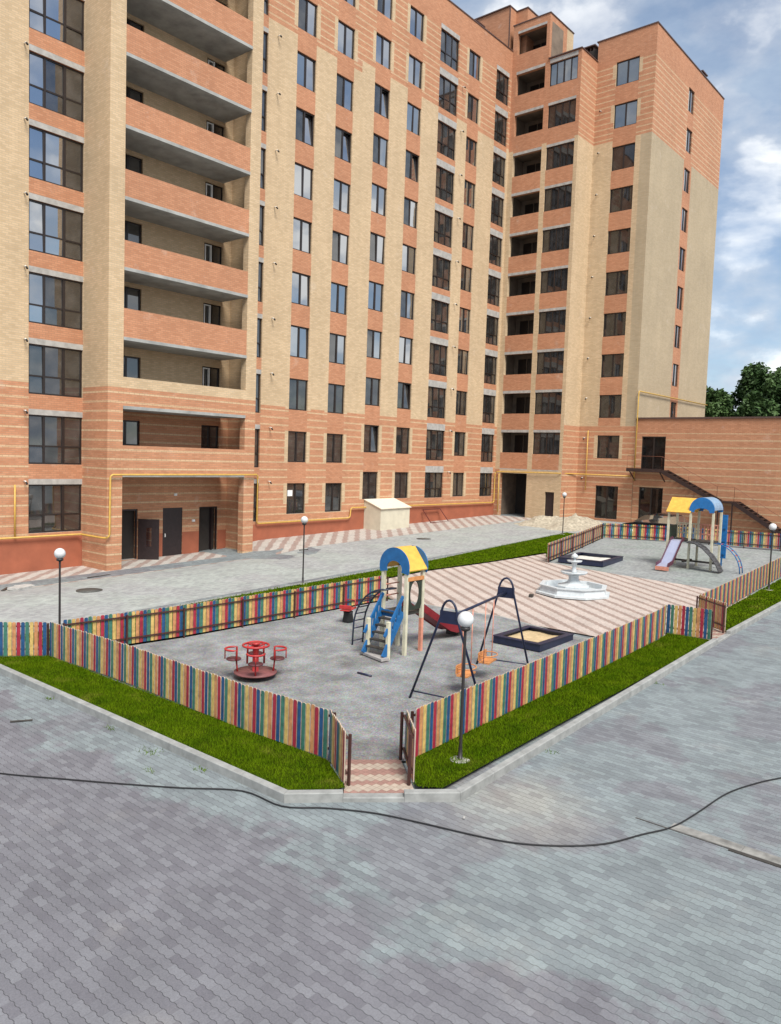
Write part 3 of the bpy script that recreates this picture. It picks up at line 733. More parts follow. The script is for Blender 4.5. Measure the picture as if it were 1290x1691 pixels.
for wx, wy, n_, rr in ((-22.85, -21.6, 60, .16), (-22.75, -20.1, 26, .08), (-22.72, -22.9, 30, .10), (-22.7, -17.6, 24, .07), (-23.3, -22.3, 18, .08), (-18.0, -26.95, 16, .07), (-12.6, -26.8, 20, .09)):
    for i in range(n_):      # weeds rooted in the joints along the kerbs
        x, y = rnd.gauss(wx, rr*.5), rnd.gauss(wy, rr); z = G(x, y); a = rnd.uniform(0, 2*PI); b_ = rnd.uniform(0, 2*PI); n = len(vs)
        ca, sa = math.cos(a)*.007, math.sin(a)*.007; ln = rnd.uniform(.02, .06)
        vs += [(x-ca, y-sa, z), (x+ca, y+sa, z), (x+ln*math.cos(b_), y+ln*math.sin(b_), z+rnd.uniform(.02, .07))]; fs.append((n, n+1, n+2))
me = bpy.data.meshes.new('grass'); me.from_pydata(vs, [], fs); me.materials.append(M_BLADE)
o = bpy.data.objects.new('grass', me); COL.objects.link(o); tag(o, 'short bright green grass growing between the picket fences and the kerbs', 'grass', kind='stuff')

def kerb(pts, w=.13, h=.15, unit=1.0):
    """kerb stones laid end to end along a polyline with small joints and mitred corners; pts are the outer edge, the stone lies to the left"""
    mb = MB(); N = len(pts); off = []
    for i in range(N):
        p = Vector(pts[i])
        d0 = (p-Vector(pts[i-1])).normalized() if i else None; d1 = (Vector(pts[i+1])-p).normalized() if i < N-1 else None
        nrm = lambda d: Vector((-d.y, d.x))
        if d0 is None: n_ = nrm(d1)
        elif d1 is None: n_ = nrm(d0)
        else: n_ = (nrm(d0)+nrm(d1)).normalized(); n_ /= n_.dot(nrm(d0))
        off.append(p+n_*w)
    for i in range(N-1):
        a, b_, c, d = Vector(pts[i]), Vector(pts[i+1]), off[i+1], off[i]; L = (b_-a).length; n = max(1, round(L/unit))
        for k in range(n):
            t0, t1 = k/n+.002/L, (k+1)/n-.002/L
            q = [a.lerp(b_, t0), a.lerp(b_, t1), d.lerp(c, t1), d.lerp(c, t0)]
            qi = [q[0].lerp(q[3], .1), q[1].lerp(q[2], .1), q[2], q[3]]
            zs = [G(p.x, p.y) for p in q]
            v = [(p.x, p.y, z-.1) for p, z in zip(q, zs)]+[(p.x, p.y, z+h-.012) for p, z in zip(q, zs)]+[(p.x, p.y, z+h) for p, z in zip(qi, zs)]
            mb.add(v, [(0, 1, 5, 4), (1, 2, 6, 5), (2, 3, 7, 6), (3, 0, 4, 7), (4, 5, 9, 8), (5, 6, 10, 9), (6, 7, 11, 10), (7, 4, 8, 11), (8, 9, 10, 11)])
    o = mb.build('kerb', M_KERB); tag(o, kind='structure'); return o
kerb([(-22.6, -13.7), (-22.6, -24.85), (-21.97, -25.5)])
kerb([(-21.33, -26.2), (-20.73, -26.84), (-7.66, -26.6)])
kerb([(-6.45, -26.58), (24, -26.6)])
kerb([(-21.97, -25.5), (-21.33, -26.2)], .16, .075)
kerb([(-7.66, -26.6), (-6.45, -26.58)], .16, .06)
kerb([(14.4, -10.3), (4, -11.05), (-2, -11.55), (-22.6, -12.0)], .12, .11)
kerb([(-9.5, -16.1), (-9.52, -18.5), (-9.3, -20.4), (-10.0, -23.2), (-10.0, -25.3)], .08, .065, .5)

# ------------------------------------------------------------------ FENCES
PK = [plain('picket_blue', (.014, .072, .185), .5, .35, 9), plain('picket_red', (.33, .020, .045), .5, .35, 9), plain('picket_orange', (.52, .24, .10), .5, .35, 9),
      plain('picket_yellow', (.57, .40, .13), .5, .35, 9), plain('picket_green', (.045, .165, .12), .5, .35, 9), plain('picket_bare_wood', (.40, .32, .25), .7, .2, 9)]
M_POST = plain('fence_post_steel', (.06, .022, .018), .5, .3)
def fence(label, pts, rail_side, order, pitch=.101, h=.86, lift=.10, group='colourful picket fences'):
    x0, y0 = pts[0]; r = thing('picket_fence', (x0, y0, G(x0, y0)), label, 'fence', group)
    mb = MB(); rails = [MB(), MB()]; posts = []; idx = 0
    for (ax, ay), (bx_, by_) in zip(pts[:-1], pts[1:]):
        a, b_ = Vector((ax, ay, 0)), Vector((bx_, by_, 0)); L = (b_-a).length; d = (b_-a)/L; nr = Vector((-d.y, d.x, 0))*rail_side
        n = max(1, int(L/pitch))
        for i in range(n):
            c = a+d*((i+.5)*L/n)+nr*rnd.uniform(-.004, .004); z = G(c.x, c.y)+lift; hh = h+rnd.uniform(-.012, .012); w = .0425
            mi = order[idx % len(order)]; idx += 1; u_ = Vector((rnd.uniform(-.004, .004), rnd.uniform(-.004, .004), 0))
            B = [c-d*w-nr*.011, c+d*w-nr*.011, c+d*w+nr*.011, c-d*w+nr*.011]
            v = [(p.x, p.y, z) for p in B]+[(p.x+u_.x, p.y+u_.y, z+hh-.02) for p in B]
            T = [c-d*w*.6-nr*.011, c+d*w*.6-nr*.011, c+d*w*.6+nr*.011, c-d*w*.6+nr*.011]
            v += [(p.x+u_.x, p.y+u_.y, z+hh) for p in T]
            mb.add(v, [(0, 1, 5, 4), (2, 3, 7, 6), (4, 5, 9, 8), (6, 7, 11, 10)], mi)
            mb.add(v, [(5, 6, 10, 9), (7, 4, 8, 11), (8, 9, 10, 11), (3, 2, 1, 0)], 5)
            mb.add(v, [(1, 2, 6, 5), (3, 0, 4, 7)], 5)
        for j, zr in enumerate((.16, .74)):
            p, q = a+nr*.032, b_+nr*.032
            rails[j].bar((p.x, p.y, G(p.x, p.y)+lift+zr), (q.x, q.y, G(q.x, q.y)+lift+zr), .035, .035)
        m_ = max(1, round(L/2.0))
        for i in range(m_+1):
            c = a+d*(L*i/m_)+nr*.075
            if not any((c-Vector(p)).length < .2 for p in posts): posts.append(c)
    mb.build('picket_panel', PK, r, recalc=True)
    for R_ in rails: R_.build('rail', M_POST, r)
    for c in posts:
        pm = MB(); z = G(c.x, c.y); pm.box(c.x-.02, c.x+.02, c.y-.02, c.y+.02, z-.1, z+lift+h-.06); pm.build('post', M_POST, r)
    return r
FWD = [0, 4, 3, 2, 1]; REV = [1, 2, 3, 4, 0]
fence('long picket fence along the left grass strip, in front of the red merry-go-round', [(-21.25, -14.72), (-21.13, -17.8), (-21.16, -20.1), (-21.2, -22.2), (-21.1, -24.3)], 1, FWD)
fence('short bright picket fence at the left edge of the photo beyond the long left fence', [(-22.5, -13.5), (-21.3, -14.66)], 1, FWD)
fence('short picket wing left of the front path opening', [(-21.08, -24.32), (-21.63, -25.2)], 1, FWD)
fence('short picket wing right of the front path opening', [(-20.15, -25.25), (-20.85, -26.0)], -1, FWD)
fence('long curved picket fence behind the nearest globe lamp along the right grass strip', [(-20.05, -25.38), (-12.3, -25.34), (-8.8, -25.28), (-7.9, -25.15)], 1, REV)
fence('bright picket wing left of the side opening, facing the camera', [(-7.8, -25.15), (-7.7, -26.4)], 1, FWD)
fence('short orange and yellow picket wing right of the side opening', [(-5.5, -25.3), (-6.38, -26.4)], -1, [3, 2, 2, 1])
fence('far right picket fence running from the side opening past the right lamp', [(-5.4, -25.35), (6.6, -24.9), (15.6, -24.4)], 1, REV)
fence('picket fence along the back of the gravel playground, behind the blue ladder tower', [(-20.95, -14.78), (-17.8, -15.38), (-14.0, -15.75), (-9.9, -16.05)], -1, FWD)
fence('brownish picket fence between the back lawn and the navy sandbox near the fountain', [(2.3, -15.65), (8.4, -14.35), (13.2, -13.25)], -1, REV)
fence('farthest picket fence in front of the annex doors and parked car', [(13.6, -13.1), (15.1, -17), (16.2, -24.3)], -1, FWD)

# ------------------------------------------------------------------ LAMP POSTS
M_LPOLE = plain('lamp_pole_paint', (.028, .024, .024), .45, .25)
M_GLOBE = plain('opal_globe', (.62, .63, .64), .25, .04)
L0 = thing('street_lamp', (0, 0, 0), 'x', 'lamp', 'globe lamp posts')
mb = MB(); mb.lathe([(.16, 0), (.16, .03), (.04, .05), (.034, .3), (.029, .35), (.026, 2.3), (.026, 2.36)], n=14); mb.build('pole', M_LPOLE, L0)
mb = MB(); mb.lathe([(.03, 2.34), (.085, 2.37), (.09, 2.41), (.06, 2.43)], n=16); mb.build('collar', M_LPOLE, L0)
mb = MB(); mb.lathe([(.14*math.sin(PI*i/14)+.0002, 2.55-.14*math.cos(PI*i/14)) for i in range(15)], n=24); mb.build('globe', M_GLOBE, L0)
mb = MB(); mb.lathe([(.19, -.05), (.19, .075), (.17, .088)], n=18); mb.build('footing', M_CONC, L0)
LP = [(-20.69, -14.1, 'globe lamp post at the left, standing behind the left fence corner'), (-9.84, -11.8, 'globe lamp post with small crossbar on the back lawn, left of the blue ladder tower'),
      (-19.55, -26.0, 'nearest globe lamp post, on the grass in front of the swings'), (13.2, -10.7, 'smallest farthest globe lamp post, beside the pale sand heap'),
      (2.2, -25.40, 'globe lamp post at the right edge, on the grass beyond the side opening')]
for i, (x, y, lb) in enumerate(LP):
    o = L0 if i == 0 else copy_tree(L0)
    o.location = (x, y, G(x, y)); o['label'] = lb
    if i == 1:
        mb = MB(); mb.box(x-.22, x+.22, y-.02, y+.02, G(x, y)+1.38, G(x, y)+1.41); mb.build('crossbar', M_LPOLE, o)

# ------------------------------------------------------------------ PLAY EQUIPMENT
M_NAVY = plain('navy_paint', (.012, .018, .05), .4, .3); M_PBLUE = plain('play_blue', (.012, .12, .32), .4, .25, 5); M_PYEL = plain('play_yellow', (.72, .42, .07), .45, .2, 5)
M_CREAM = plain('cream_post', (.60, .57, .43), .6, .2, 5); M_PRED = plain('play_red', (.42, .03, .03), .4, .3, 5); M_SALMON = plain('faded_salmon', (.62, .26, .18), .55, .3, 6)
M_DKRED = plain('slide_dark_red', (.20, .012, .02), .35, .3, 5); M_SORANGE = plain('swing_orange', (.58, .25, .09), .45, .25, 6); M_STEEL = plain('dark_tube', (.05, .05, .055), .45, .3)
M_DKWOOD = plain('dark_board', (.045, .04, .035), .6, .4, 4); M_SLIDE = plain('slide_metal_blue_grey', (.44, .47, .62), .3, .12, 3, metal=.3); M_SKY2 = plain('play_bright_blue', (.012, .15, .42), .4, .2, 5)
M_PLANK = plain('weathered_plank', (.36, .34, .33), .8, .3, 5)
def arc(r, a0, a1, n, cx=0, cy=0, sy=1): return [(cx+r*math.cos(a0+(a1-a0)*i/n), cy+sy*r*math.sin(a0+(a1-a0)*i/n)) for i in range(n+1)]

# tower 1
zx, zy = -14.62, -20.62; g0 = G(zx, zy)+.05
T1 = thing('play_tower', (zx, zy, g0), 'small wooden play tower with blue ladder, blue arches, yellow roof and dark red slide', 'play tower')
X0, X1, Y0, Y1 = -14.95, -14.28, -21.0, -20.22
for x, y, m in ((X0, Y0, M_CREAM), (X0, Y1, M_CREAM), (X1, Y0, M_SALMON), (X1, Y1, M_CREAM)):
    mb = MB(); mb.box(x-.045, x+.045, y-.045, y+.045, g0-.1, g0+.9); mb.box(x-.045, x+.045, y-.045, y+.045, g0+.9, g0+2.2, 1); mb.build('post', [m, M_CREAM], T1)
mb = MB(); mb.box(X0-.04, X1+.04, Y0+.045, Y1-.045, g0+1.02, g0+1.1); mb.build('deck', M_DKWOOD, T1)
for x in (X0-.06, X1+.05):                                # blue arch gables with a cut-out
    mb = MB(); yc = (Y0+Y1)/2; rr = .5
    o_ = arc(rr, -.35, PI+.35, 22, 0, 0); i_ = [(p[0]*.52, max(p[1]*.42-.06, -.172)) for p in o_]
    mb.strip(o_, i_, (x, yc, g0+2.28), (0, 1, 0), (0, 0, 1), (.03, 0, 0)); mb.build('roof_arch', M_PBLUE, T1)
for s_ in (-1, 1):
    mb = MB(); yc = (Y0+Y1)/2
    a_ = [(X0-.03, yc+s_*.5, g0+2.22), (X1+.05, yc+s_*.5, g0+2.22), (X1+.05, yc+s_*.06, g0+2.78), (X0-.03, yc+s_*.06, g0+2.78)]
    mb.add(a_+[(p[0], p[1]-s_*.01, p[2]-.03) for p in a_], [(0, 1, 2, 3), (7, 6, 5, 4), (0, 4, 5, 1), (1, 5, 6, 2), (2, 6, 7, 3), (3, 7, 4, 0)]); mb.build('roof_panel', M_PYEL, T1)
mb = MB(); mb.box(X0, X1, Y0-.05, Y0-.01, g0+1.93, g0+2.03); mb.build('top_rail', M_SORANGE, T1)
# side panel with a round opening
mb = MB(); xc, zc_ = (X0+X1)/2, g0+1.58; n = 24; hw, hz = (X1-X0)/2-.05, .42
o_ = []; i_ = []
for k in range(n+1):
    a = 2*PI*k/n; c, s_ = math.cos(a), math.sin(a); q = max(abs(c)/hw, abs(s_)/hz); o_.append((c/q, s_/q)); i_.append((.19*c, .33*s_))
mb.strip(o_, i_, (xc, Y0-.02, zc_), (1, 0, 0), (0, 0, 1), (0, .03, 0)); mb.build('side_panel', plain('dark_green_panel', (.025, .035, .025), .5), T1)
mb = MB(); mb.tube([(X0+.05, Y1, g0+1.45), (X1-.05, Y1, g0+1.45)], .018, 7); mb.tube([(X0+.05, Y1, g0+1.75), (X1-.05, Y1, g0+1.75)], .018, 7); mb.build('guard_rail', M_SALMON, T1)
# ladder
lad0, lad1 = Vector((-15.72, 0, g0+.06)), Vector((X0-.05, 0, g0+1.12))
for y in (Y0+.06, Y1-.04):
    mb = MB(); mb.bar((lad0.x, y, lad0.z), (lad1.x, y, lad1.z), .05, .16); mb.build('ladder_stringer', M_PBLUE, T1)
    mb = MB(); mb.bar((lad0.x+.02, y, lad0.z+.52), (lad1.x, y, lad1.z+.42), .045, .08)
    for t_ in (.2, .36, .52, .68, .84):
        p = lad0.lerp(lad1, t_); mb.bar((p.x, y, p.z+.05), (p.x+.03, y, p.z+.5), .03, .045)
    mb.build('ladder_handrail', M_PBLUE, T1)
    mb = MB(); mb.box(lad0.x+.12, lad0.x+.22, y-.05, y+.05, g0-.05, g0+.95); mb.build('ladder_post', M_CREAM, T1, bevel=.015)
for t_ in (.16, .32, .48, .64, .80, .95):
    p = lad0.lerp(lad1, t_); mb = MB(); mb.box(p.x-.06, p.x+.08, Y0+.085, Y1-.065, p.z-.015, p.z+.02); mb.build('ladder_step', M_DKWOOD, T1)
mb = MB(); mb.box(X0-.09, X0-.05, Y0+.09, Y1-.07, g0+.95, g0+1.12); mb.build('ladder_step', M_PBLUE, T1)
mb = MB(); mb.bar((-15.78, Y0-.06, g0+.03), (-15.55, Y1+.1, g0+.03), .24, .06); mb.build('ladder_plank', M_PLANK, T1)
# slide to +x
def slide(parent, pts, width, side, m_bed, m_side, wdir):
    wd = Vector(wdir).normalized()*width/2; mb = MB()
    for p, q in zip(pts[:-1], pts[1:]):
        p, q = Vector(p), Vector(q); mb.add([p-wd, p+wd, q+wd, q-wd, p-wd-Vector((0, 0, .025)), p+wd-Vector((0, 0, .025)), q+wd-Vector((0, 0, .025)), q-wd-Vector((0, 0, .025))],
               [(0, 1, 2, 3), (7, 6, 5, 4), (0, 4, 5, 1), (2, 6, 7, 3)])
    s_ = mb.build('slide', m_bed, parent)
    for sg in (-1, 1):
        mb = MB(); o = wd*sg; w2 = wd.normalized()*.02*sg
        top = [Vector(p)+o+Vector((0, 0, side)) for p in pts]; bot = [Vector(p)+o-Vector((0, 0, .05)) for p in pts]
        for i in range(len(pts)-1):
            v = [bot[i], bot[i+1], top[i+1], top[i]]; mb.add(v+[x+w2 for x in v], [(0, 1, 2, 3), (7, 6, 5, 4), (2, 6, 7, 3), (0, 4, 5, 1), (0, 3, 7, 4), (1, 5, 6, 2)])
        mb.build('slide_side', m_side, s_)
    return s_
yc = (Y0+Y1)/2
slide(T1, [(X1-.02, yc, g0+1.1), (X1+.25, yc, g0+1.05), (X1+1.55, yc, g0+.33), (X1+1.85, yc, g0+.24), (X1+2.3, yc, g0+.22)], .5, .17, M_DKRED, M_DKRED, (0, 1, 0))
mb = MB(); mb.box(X1+2.0, X1+2.1, yc-.22, yc+.22, g0-.05, g0+.2); mb.build('slide_foot', M_DKWOOD, T1)
# arched climbing frame at the +y side
mb = MB(); cpts = []
for dx in (0, .42):
    xx = -15.10+dx
    pts = [(xx, Y1+.92, g0-.05), (xx, Y1+.9, g0+.45)]+[(xx, Y1-.22+1.12*math.cos(a), g0+.45+1.2*math.sin(a)) for a in [i*PI/2/9 for i in range(1, 10)]]
    mb.tube(pts, .024, 7); cpts.append(pts)
for p, q in zip(cpts[0][1:], cpts[1][1:]): mb.tube([p, q], .018, 6)
mb.tube([cpts[0][0][:2]+(g0+.1,), cpts[1][0][:2]+(g0+.1,)], .014, 6)
mb.build('arch_climber', plain('climber_blue_black', (.02, .03, .06), .45, .3), T1)

# tower 2
g2 = G(6, -21)+.045
T2 = thing('play_tower', (6.1, -21.1, g2), 'large far play tower with bright blue arch roof, yellow roof, slide and curved ramp', 'play tower')
for x, y in ((5.5, -21.1), (6.6, -21.1), (5.5, -22.1), (6.6, -22.1), (5.5, -20.1), (6.6, -20.1)):
    mb = MB(); mb.box(x-.045, x+.045, y-.045, y+.045, g2-.1, g2+2.6); mb.build('post', M_CREAM, T2)
mb = MB(); mb.box(5.5, 6.6, -22.04, -21.16, g2+1.2, g2+1.28); mb.box(5.5, 6.6, -21.04, -20.16, g2+1.2, g2+1.28); mb.build('deck', M_DKWOOD, T2)
for x in (5.42, 6.62):
    mb = MB(); o_ = arc(.55, -.2, PI+.2, 22); i_ = [(p[0]*.62, max(p[1]*.30-.10, -.2)) for p in o_]
    mb.strip(o_, i_, (x, -21.6, g2+2.72), (0, 1, 0), (0, 0, 1), (.04, 0, 0)); mb.build('roof_arch', M_SKY2, T2)
mb = MB(); o_ = arc(.56, .0, PI, 16); mb.strip(o_, [(p[0]*.96, p[1]*.96) for p in o_], (5.47, -21.6, g2+2.72), (0, 1, 0), (0, 0, 1), (1.14, 0, 0)); mb.build('roof_shell', plain('pale_roof_sheet', (.22, .33, .46), .35), T2)
for s_ in (-1, 1):
    mb = MB(); xc = 6.05
    a_ = [(xc+s_*.72, -21.12, g2+2.55), (xc+s_*.72, -20.02, g2+2.55), (xc+s_*.05, -20.02, g2+3.2), (xc+s_*.05, -21.12, g2+3.2)]
    mb.add(a_+[(p[0]-s_*.02, p[1], p[2]-.03) for p in a_], [(0, 1, 2, 3), (7, 6, 5, 4), (0, 4, 5, 1), (1, 5, 6, 2), (2, 6, 7, 3), (3, 7, 4, 0)]); mb.build('roof_panel', M_PYEL, T2)
slide(T2, [(5.5, -20.6, g2+1.28), (5.25, -20.6, g2+1.24), (4.2, -20.6, g2+.3), (3.75, -20.55, g2+.18)], .5, .14, M_SLIDE, plain('slide_side_maroon', (.10, .03, .05), .5), (0, 1, 0))
mb = MB(); mb.box(3.74, 3.78, -20.86, -20.26, g2, g2+.17); mb.build('slide_foot', M_SALMON, T2)
mb = MB(); prof = [(5.35, -21.25-.0*i, 0) for i in range(1)]
pts = [(-21.15, 1.22), (-21.5, 1.2), (-21.85, 1.02), (-22.2, .7), (-22.5, .32), (-22.65, .02)]
for xx in (5.0, 5.44):
    for (ya, za_), (yb, zb_) in zip(pts[:-1], pts[1:]): mb.bar((xx, ya, g2+za_+.03), (xx, yb, g2+zb_+.03), .04, .16, up=(1, 0, 0))
for (ya, za_), (yb, zb_) in zip(pts[:-1], pts[1:]): mb.bar((5.22, ya, g2+za_), (5.22, yb, g2+zb_), .05, .40, up=(1, 0, 0))
for i in range(12):
    t_ = i/11*(len(pts)-1.001); k = int(t_); f_ = t_-k; y = pts[k][0]*(1-f_)+pts[k+1][0]*f_; z = pts[k][1]*(1-f_)+pts[k+1][1]*f_
    mb.bar((5.03, y, g2+z+.045), (5.41, y, g2+z+.045), .05, .03)
mb.build('curved_ramp', plain('ramp_dark_grey', (.07, .07, .075), .6, .3), T2)
for y0_, y1_, xx in ((-22.04, -21.16, 6.6), (-21.04, -20.16, 6.6)):
    mb = MB()
    for z in (1.5, 1.95): mb.box(xx-.02, xx+.02, y0_, y1_, g2+z, g2+z+.06)
    for i in range(6): yy = y0_+(y1_-y0_)*(i+.5)/6; mb.box(xx-.012, xx+.012, yy-.03, yy+.03, g2+1.3, g2+1.95)
    mb.build('guard_rail', M_SALMON if y0_ < -22 else M_CREAM, T2)
mb = MB(); mb.box(5.6, 6.5, -20.14, -20.09, g2+1.3, g2+1.9); mb.build('guard_panel', plain('panel_dark_green', (.03, .06, .04), .5), T2)
mb = MB(); mb.bar((7.5, -21.95, g2+.4), (7.5, -21.95, g2+2.45), .05, .36, up=(0, 1, 0)); mb.box(6.66, 7.46, -21.97, -21.93, g2+1.2, g2+1.26, 1); mb.box(7.47, 7.53, -21.98, -21.92, g2-.1, g2+.4, 1)
for i in range(6): z = .6+i*.3; mb.obox((7.46, -21.95+(.08 if i % 2 else -.08), g2+z), (.03, 0, 0), (0, .05, 0), (0, 0, .03), 1)
mb.build('climbing_board', [M_SKY2, M_PBLUE], T2)
mb = MB()
for x in (5.55, 5.95):
    mb.tube([(x, -22.2, g2+1.25)]+[(x, -22.2-1.15*math.sin(a), g2+1.25*math.cos(a)) for a in [i*PI/2/7 for i in range(1, 8)]], .025, 7, 1)
for i in range(1, 7): a = i*PI/2/7; mb.tube([(5.55, -22.2-1.15*math.sin(a), g2+1.25*math.cos(a)), (5.95, -22.2-1.15*math.sin(a), g2+1.25*math.cos(a))], .02, 6, 0)
mb.build('arch_climber', [M_PRED, M_PBLUE], T2)
mb = MB(); mb.box(5.5, 6.6, -20.9, -20.8, g2+.25, g2+.33); mb.box(6.0, 6.1, -22.1, -20.1, g2+.25, g2+.33); mb.build('brace_board', M_DKWOOD, T2)

# swing set
SW = thing('swing_set', (-15.7, -23.9, G(-15.7, -23.9)+.05), 'navy double swing set with arched frame tops and two orange seats', 'swing')
def gz(x, y): return G(x, y)+.05
fA = [Vector((-17.5, -23.2, gz(-17.5, -23.2))), Vector((-17.25, -25.0, gz(-17.2, -25)))]; fB = [Vector((-14.3, -22.8, gz(-14.3, -23))), Vector((-13.95, -24.15, gz(-14, -24.2)))]
tops = []
for fr in (fA, fB):
    mid = (fr[0]+fr[1])/2; apex = mid+Vector((0, 0, 1.88)); d = (fr[1]-fr[0]).normalized(); mb = MB()
    hw = .19; pl_ = [fr[0]-Vector((0, 0, .08)), apex-d*hw]; pr_ = [apex+d*hw, fr[1]-Vector((0, 0, .08))]
    loop = [apex-d*hw*math.cos(a)+Vector((0, 0, .36*math.sin(a))) for a in [PI*i/10 for i in range(1, 10)]]
    mb.tube(pl_+loop+pr_, .026, 9); mb.tube([fr[0].lerp(apex-d*hw, .09), fr[1].lerp(apex+d*hw, .09)], .016, 7)
    mb.build('a_frame', M_NAVY, SW)
    mb = MB(); mb.obox(apex+Vector((0, 0, .0)), d*(hw+.02), d.cross(Vector((0, 0, 1)))*.015, (0, 0, .13)); mb.build('gusset_plate', M_NAVY, SW)
    tops.append(apex)
mb = MB(); mb.tube([tops[0], tops[1]], .032, 9); mb.build('beam', M_NAVY, SW)
bd = (tops[1]-tops[0]).normalized(); bn = Vector((-bd.y, bd.x, 0))
for t0, rot in ((.31, .1), (.69, -.1)):
    c0 = tops[0].lerp(tops[1], t0); zz_ = gz(c0.x, c0.y)+.42; c = Vector((c0.x, c0.y, zz_)); mb = MB()
    mb.obox(c, bd*.24, bn*.13, (0, 0, .018)); mb.obox(c+bn*.14+Vector((0, 0, .12)), bd*.24, bn*.012, (0, 0, .09))
    st_ = mb.build('swing_seat', M_SORANGE, SW)
    mb = MB(); lp = [c+Vector((0, 0, .16))+bd*.25*math.cos(a)+bn*.22*math.sin(a) for a in [2*PI*i/18 for i in range(18)]]
    mb.tube(lp, .013, 6, closed=True); mb.build('guard_ring', M_SORANGE, st_)
    for s_ in (-1, 1):
        mb = MB(); mb.tube([c0+bd*s_*.25, c+bd*s_*.25], .012, 6); mb.build('hanger_rod', M_SALMON, st_)

# merry-go-round
mx_, my_ = -18.82, -19.68; g3 = gz(mx_, my_)
MG = thing('merry_go_round', (mx_, my_, g3), 'red steel merry-go-round with tubular ring and four small seats', 'merry-go-round')
mb = MB(); mb.lathe([(.42, .1), (.50, .12), (.50, .15), (.05, .155)], (mx_, my_, g3), 24); mb.build('turntable', plain('turntable_plate', (.20, .07, .07), .6, .3), MG)
mb = MB(); mb.lathe([(.10, 0), (.10, .1), (.075, .12), (.075, .78), (.10, .79), (.10, .82)], (mx_, my_, g3), 14); mb.build('spindle', M_PRED, MG)
mb = MB(); mb.tube([(mx_+.30*math.cos(a), my_+.30*math.sin(a), g3+.76) for a in [2*PI*i/20 for i in range(20)]], .026, 8, closed=True)
for i in range(4): a = i*PI/2; mb.tube([(mx_, my_, g3+.72), (mx_+.3*math.cos(a), my_+.3*math.sin(a), g3+.76)], .022, 6)
mb.build('hand_ring', M_PRED, MG)
for i in range(4):
    a = i*PI/2+.87; dv = Vector((math.cos(a), math.sin(a), 0)); nv = Vector((-dv.y, dv.x, 0)); c = Vector((mx_, my_, g3))+dv*.50
    mb = MB(); mb.lathe([(.02, .43), (.165, .43), (.175, .445), (.165, .465), (.01, .468)], tuple(c), 16); se = mb.build('seat', plain('seat_maroon', (.10, .03, .035), .5), MG)
    mb = MB(); mb.tube([c-dv*.09+Vector((0, 0, .12)), c-dv*.06+Vector((0, 0, .43))], .02, 7); mb.build('seat_post', M_PRED, se)
    mb = MB(); rim = [c+dv*.20*math.cos(q)+nv*.20*math.sin(q)+Vector((0, 0, .68)) for q in [-1.9+3.8*j/10 for j in range(11)]]
    mb.tube([c+dv*.2*math.cos(-1.9)+nv*.2*math.sin(-1.9)+Vector((0, 0, .45))]+rim+[c+dv*.2*math.cos(1.9)+nv*.2*math.sin(1.9)+Vector((0, 0, .45))], .024, 7)
    mb.tube([c+dv*.2+Vector((0, 0, .45)), c+dv*.2+Vector((0, 0, .68))], .014, 6)
    mb.build('seat_rail', M_PRED, se)

# spring rocker
rx, ry = -13.2, -17.35; g4 = gz(rx, ry)
RK = thing('spring_rocker', (rx, ry, g4), 'small red spring rocker on a black base by the back fence', 'spring rocker')
mb = MB(); mb.lathe([(.16, 0), (.17, .05), (.14, .25), (.15, .33)], (rx, ry, g4), 16); mb.build('spring_base', M_BLACK, RK)
mb = MB(); mb.obox((rx, ry, g4+.40), (.30, .12, 0), (-.06, .14, 0), (0, 0, .018)); mb.obox((rx-.25, ry-.1, g4+.5), (.02, .01, 0), (-.08, .18, 0), (0, 0, .06)); mb.build('seat', M_PRED, RK, bevel=.015)
mb = MB(); mb.tube([(rx+.2, ry-.1, g4+.42), (rx+.22, ry-.08, g4+.66), (rx+.15, ry+.2, g4+.66), (rx+.14, ry+.2, g4+.42)], .015, 7); mb.build('handlebar', M_PRED, RK)

# sandboxes
M_SAND = plain('box_sand', (.52, .39, .22), .95, .25, 7, bump=.4); M_SAND2 = plain('white_sand', (.62, .60, .55), .95, .2, 7, bump=.3)
def sandbox(label, c, ax, ay, hx, hy, sm, h=.22):
    g_ = gz(*c); r = thing('sandbox', (c[0], c[1], g_), label, 'sandbox'); ax = Vector((*ax, 0)).normalized(); ay = Vector((*ay, 0)).normalized(); C_ = Vector((c[0], c[1], g_))
    for s_ in (-1, 1):
        mb = MB(); mb.obox(C_+ax*hx*s_+Vector((0, 0, h/2)), ax*.03, ay*(hy+.03), (0, 0, h/2)); mb.obox(C_+ax*(hx-.04)*s_+Vector((0, 0, h+.012)), ax*.09, ay*(hy+.05), (0, 0, .012)); mb.build('side_board', M_NAVY, r)
        mb = MB(); mb.obox(C_+ay*hy*s_+Vector((0, 0, h/2)), ax*(hx-.03), ay*.03, (0, 0, h/2)); mb.obox(C_+ay*(hy-.04)*s_+Vector((0, 0, h+.012)), ax*(hx-.131), ay*.09, (0, 0, .012)); mb.build('side_board', M_NAVY, r)
    bm_ = MB(); n = 10; vs_ = []; 
    for i in range(n+1):
        for j in range(n+1):
            u, v = -1+2*i/n, -1+2*j/n; p = C_+ax*(hx-.032)*u+ay*(hy-.032)*v
            vs_.append((p.x, p.y, p.z+.09+.05*noise.noise(Vector((p.x*2, p.y*2, 1)))))
    bm_.add(vs_, [(i*(n+1)+j, (i+1)*(n+1)+j, (i+1)*(n+1)+j+1, i*(n+1)+j+1) for i in range(n) for j in range(n)], 0, True)
    bm_.build('sand', sm, r, recalc=True)
sandbox('navy board sandbox with yellow sand beside the swing set', (-11.3, -22.72), (1, 0), (0, 1), .92, .70, M_SAND, .18)
sandbox('navy board sandbox with pale sand behind the fountain', (4.1, -17.0), (1, .1), (-.1, 1), 1.4, 1.05, M_SAND2)

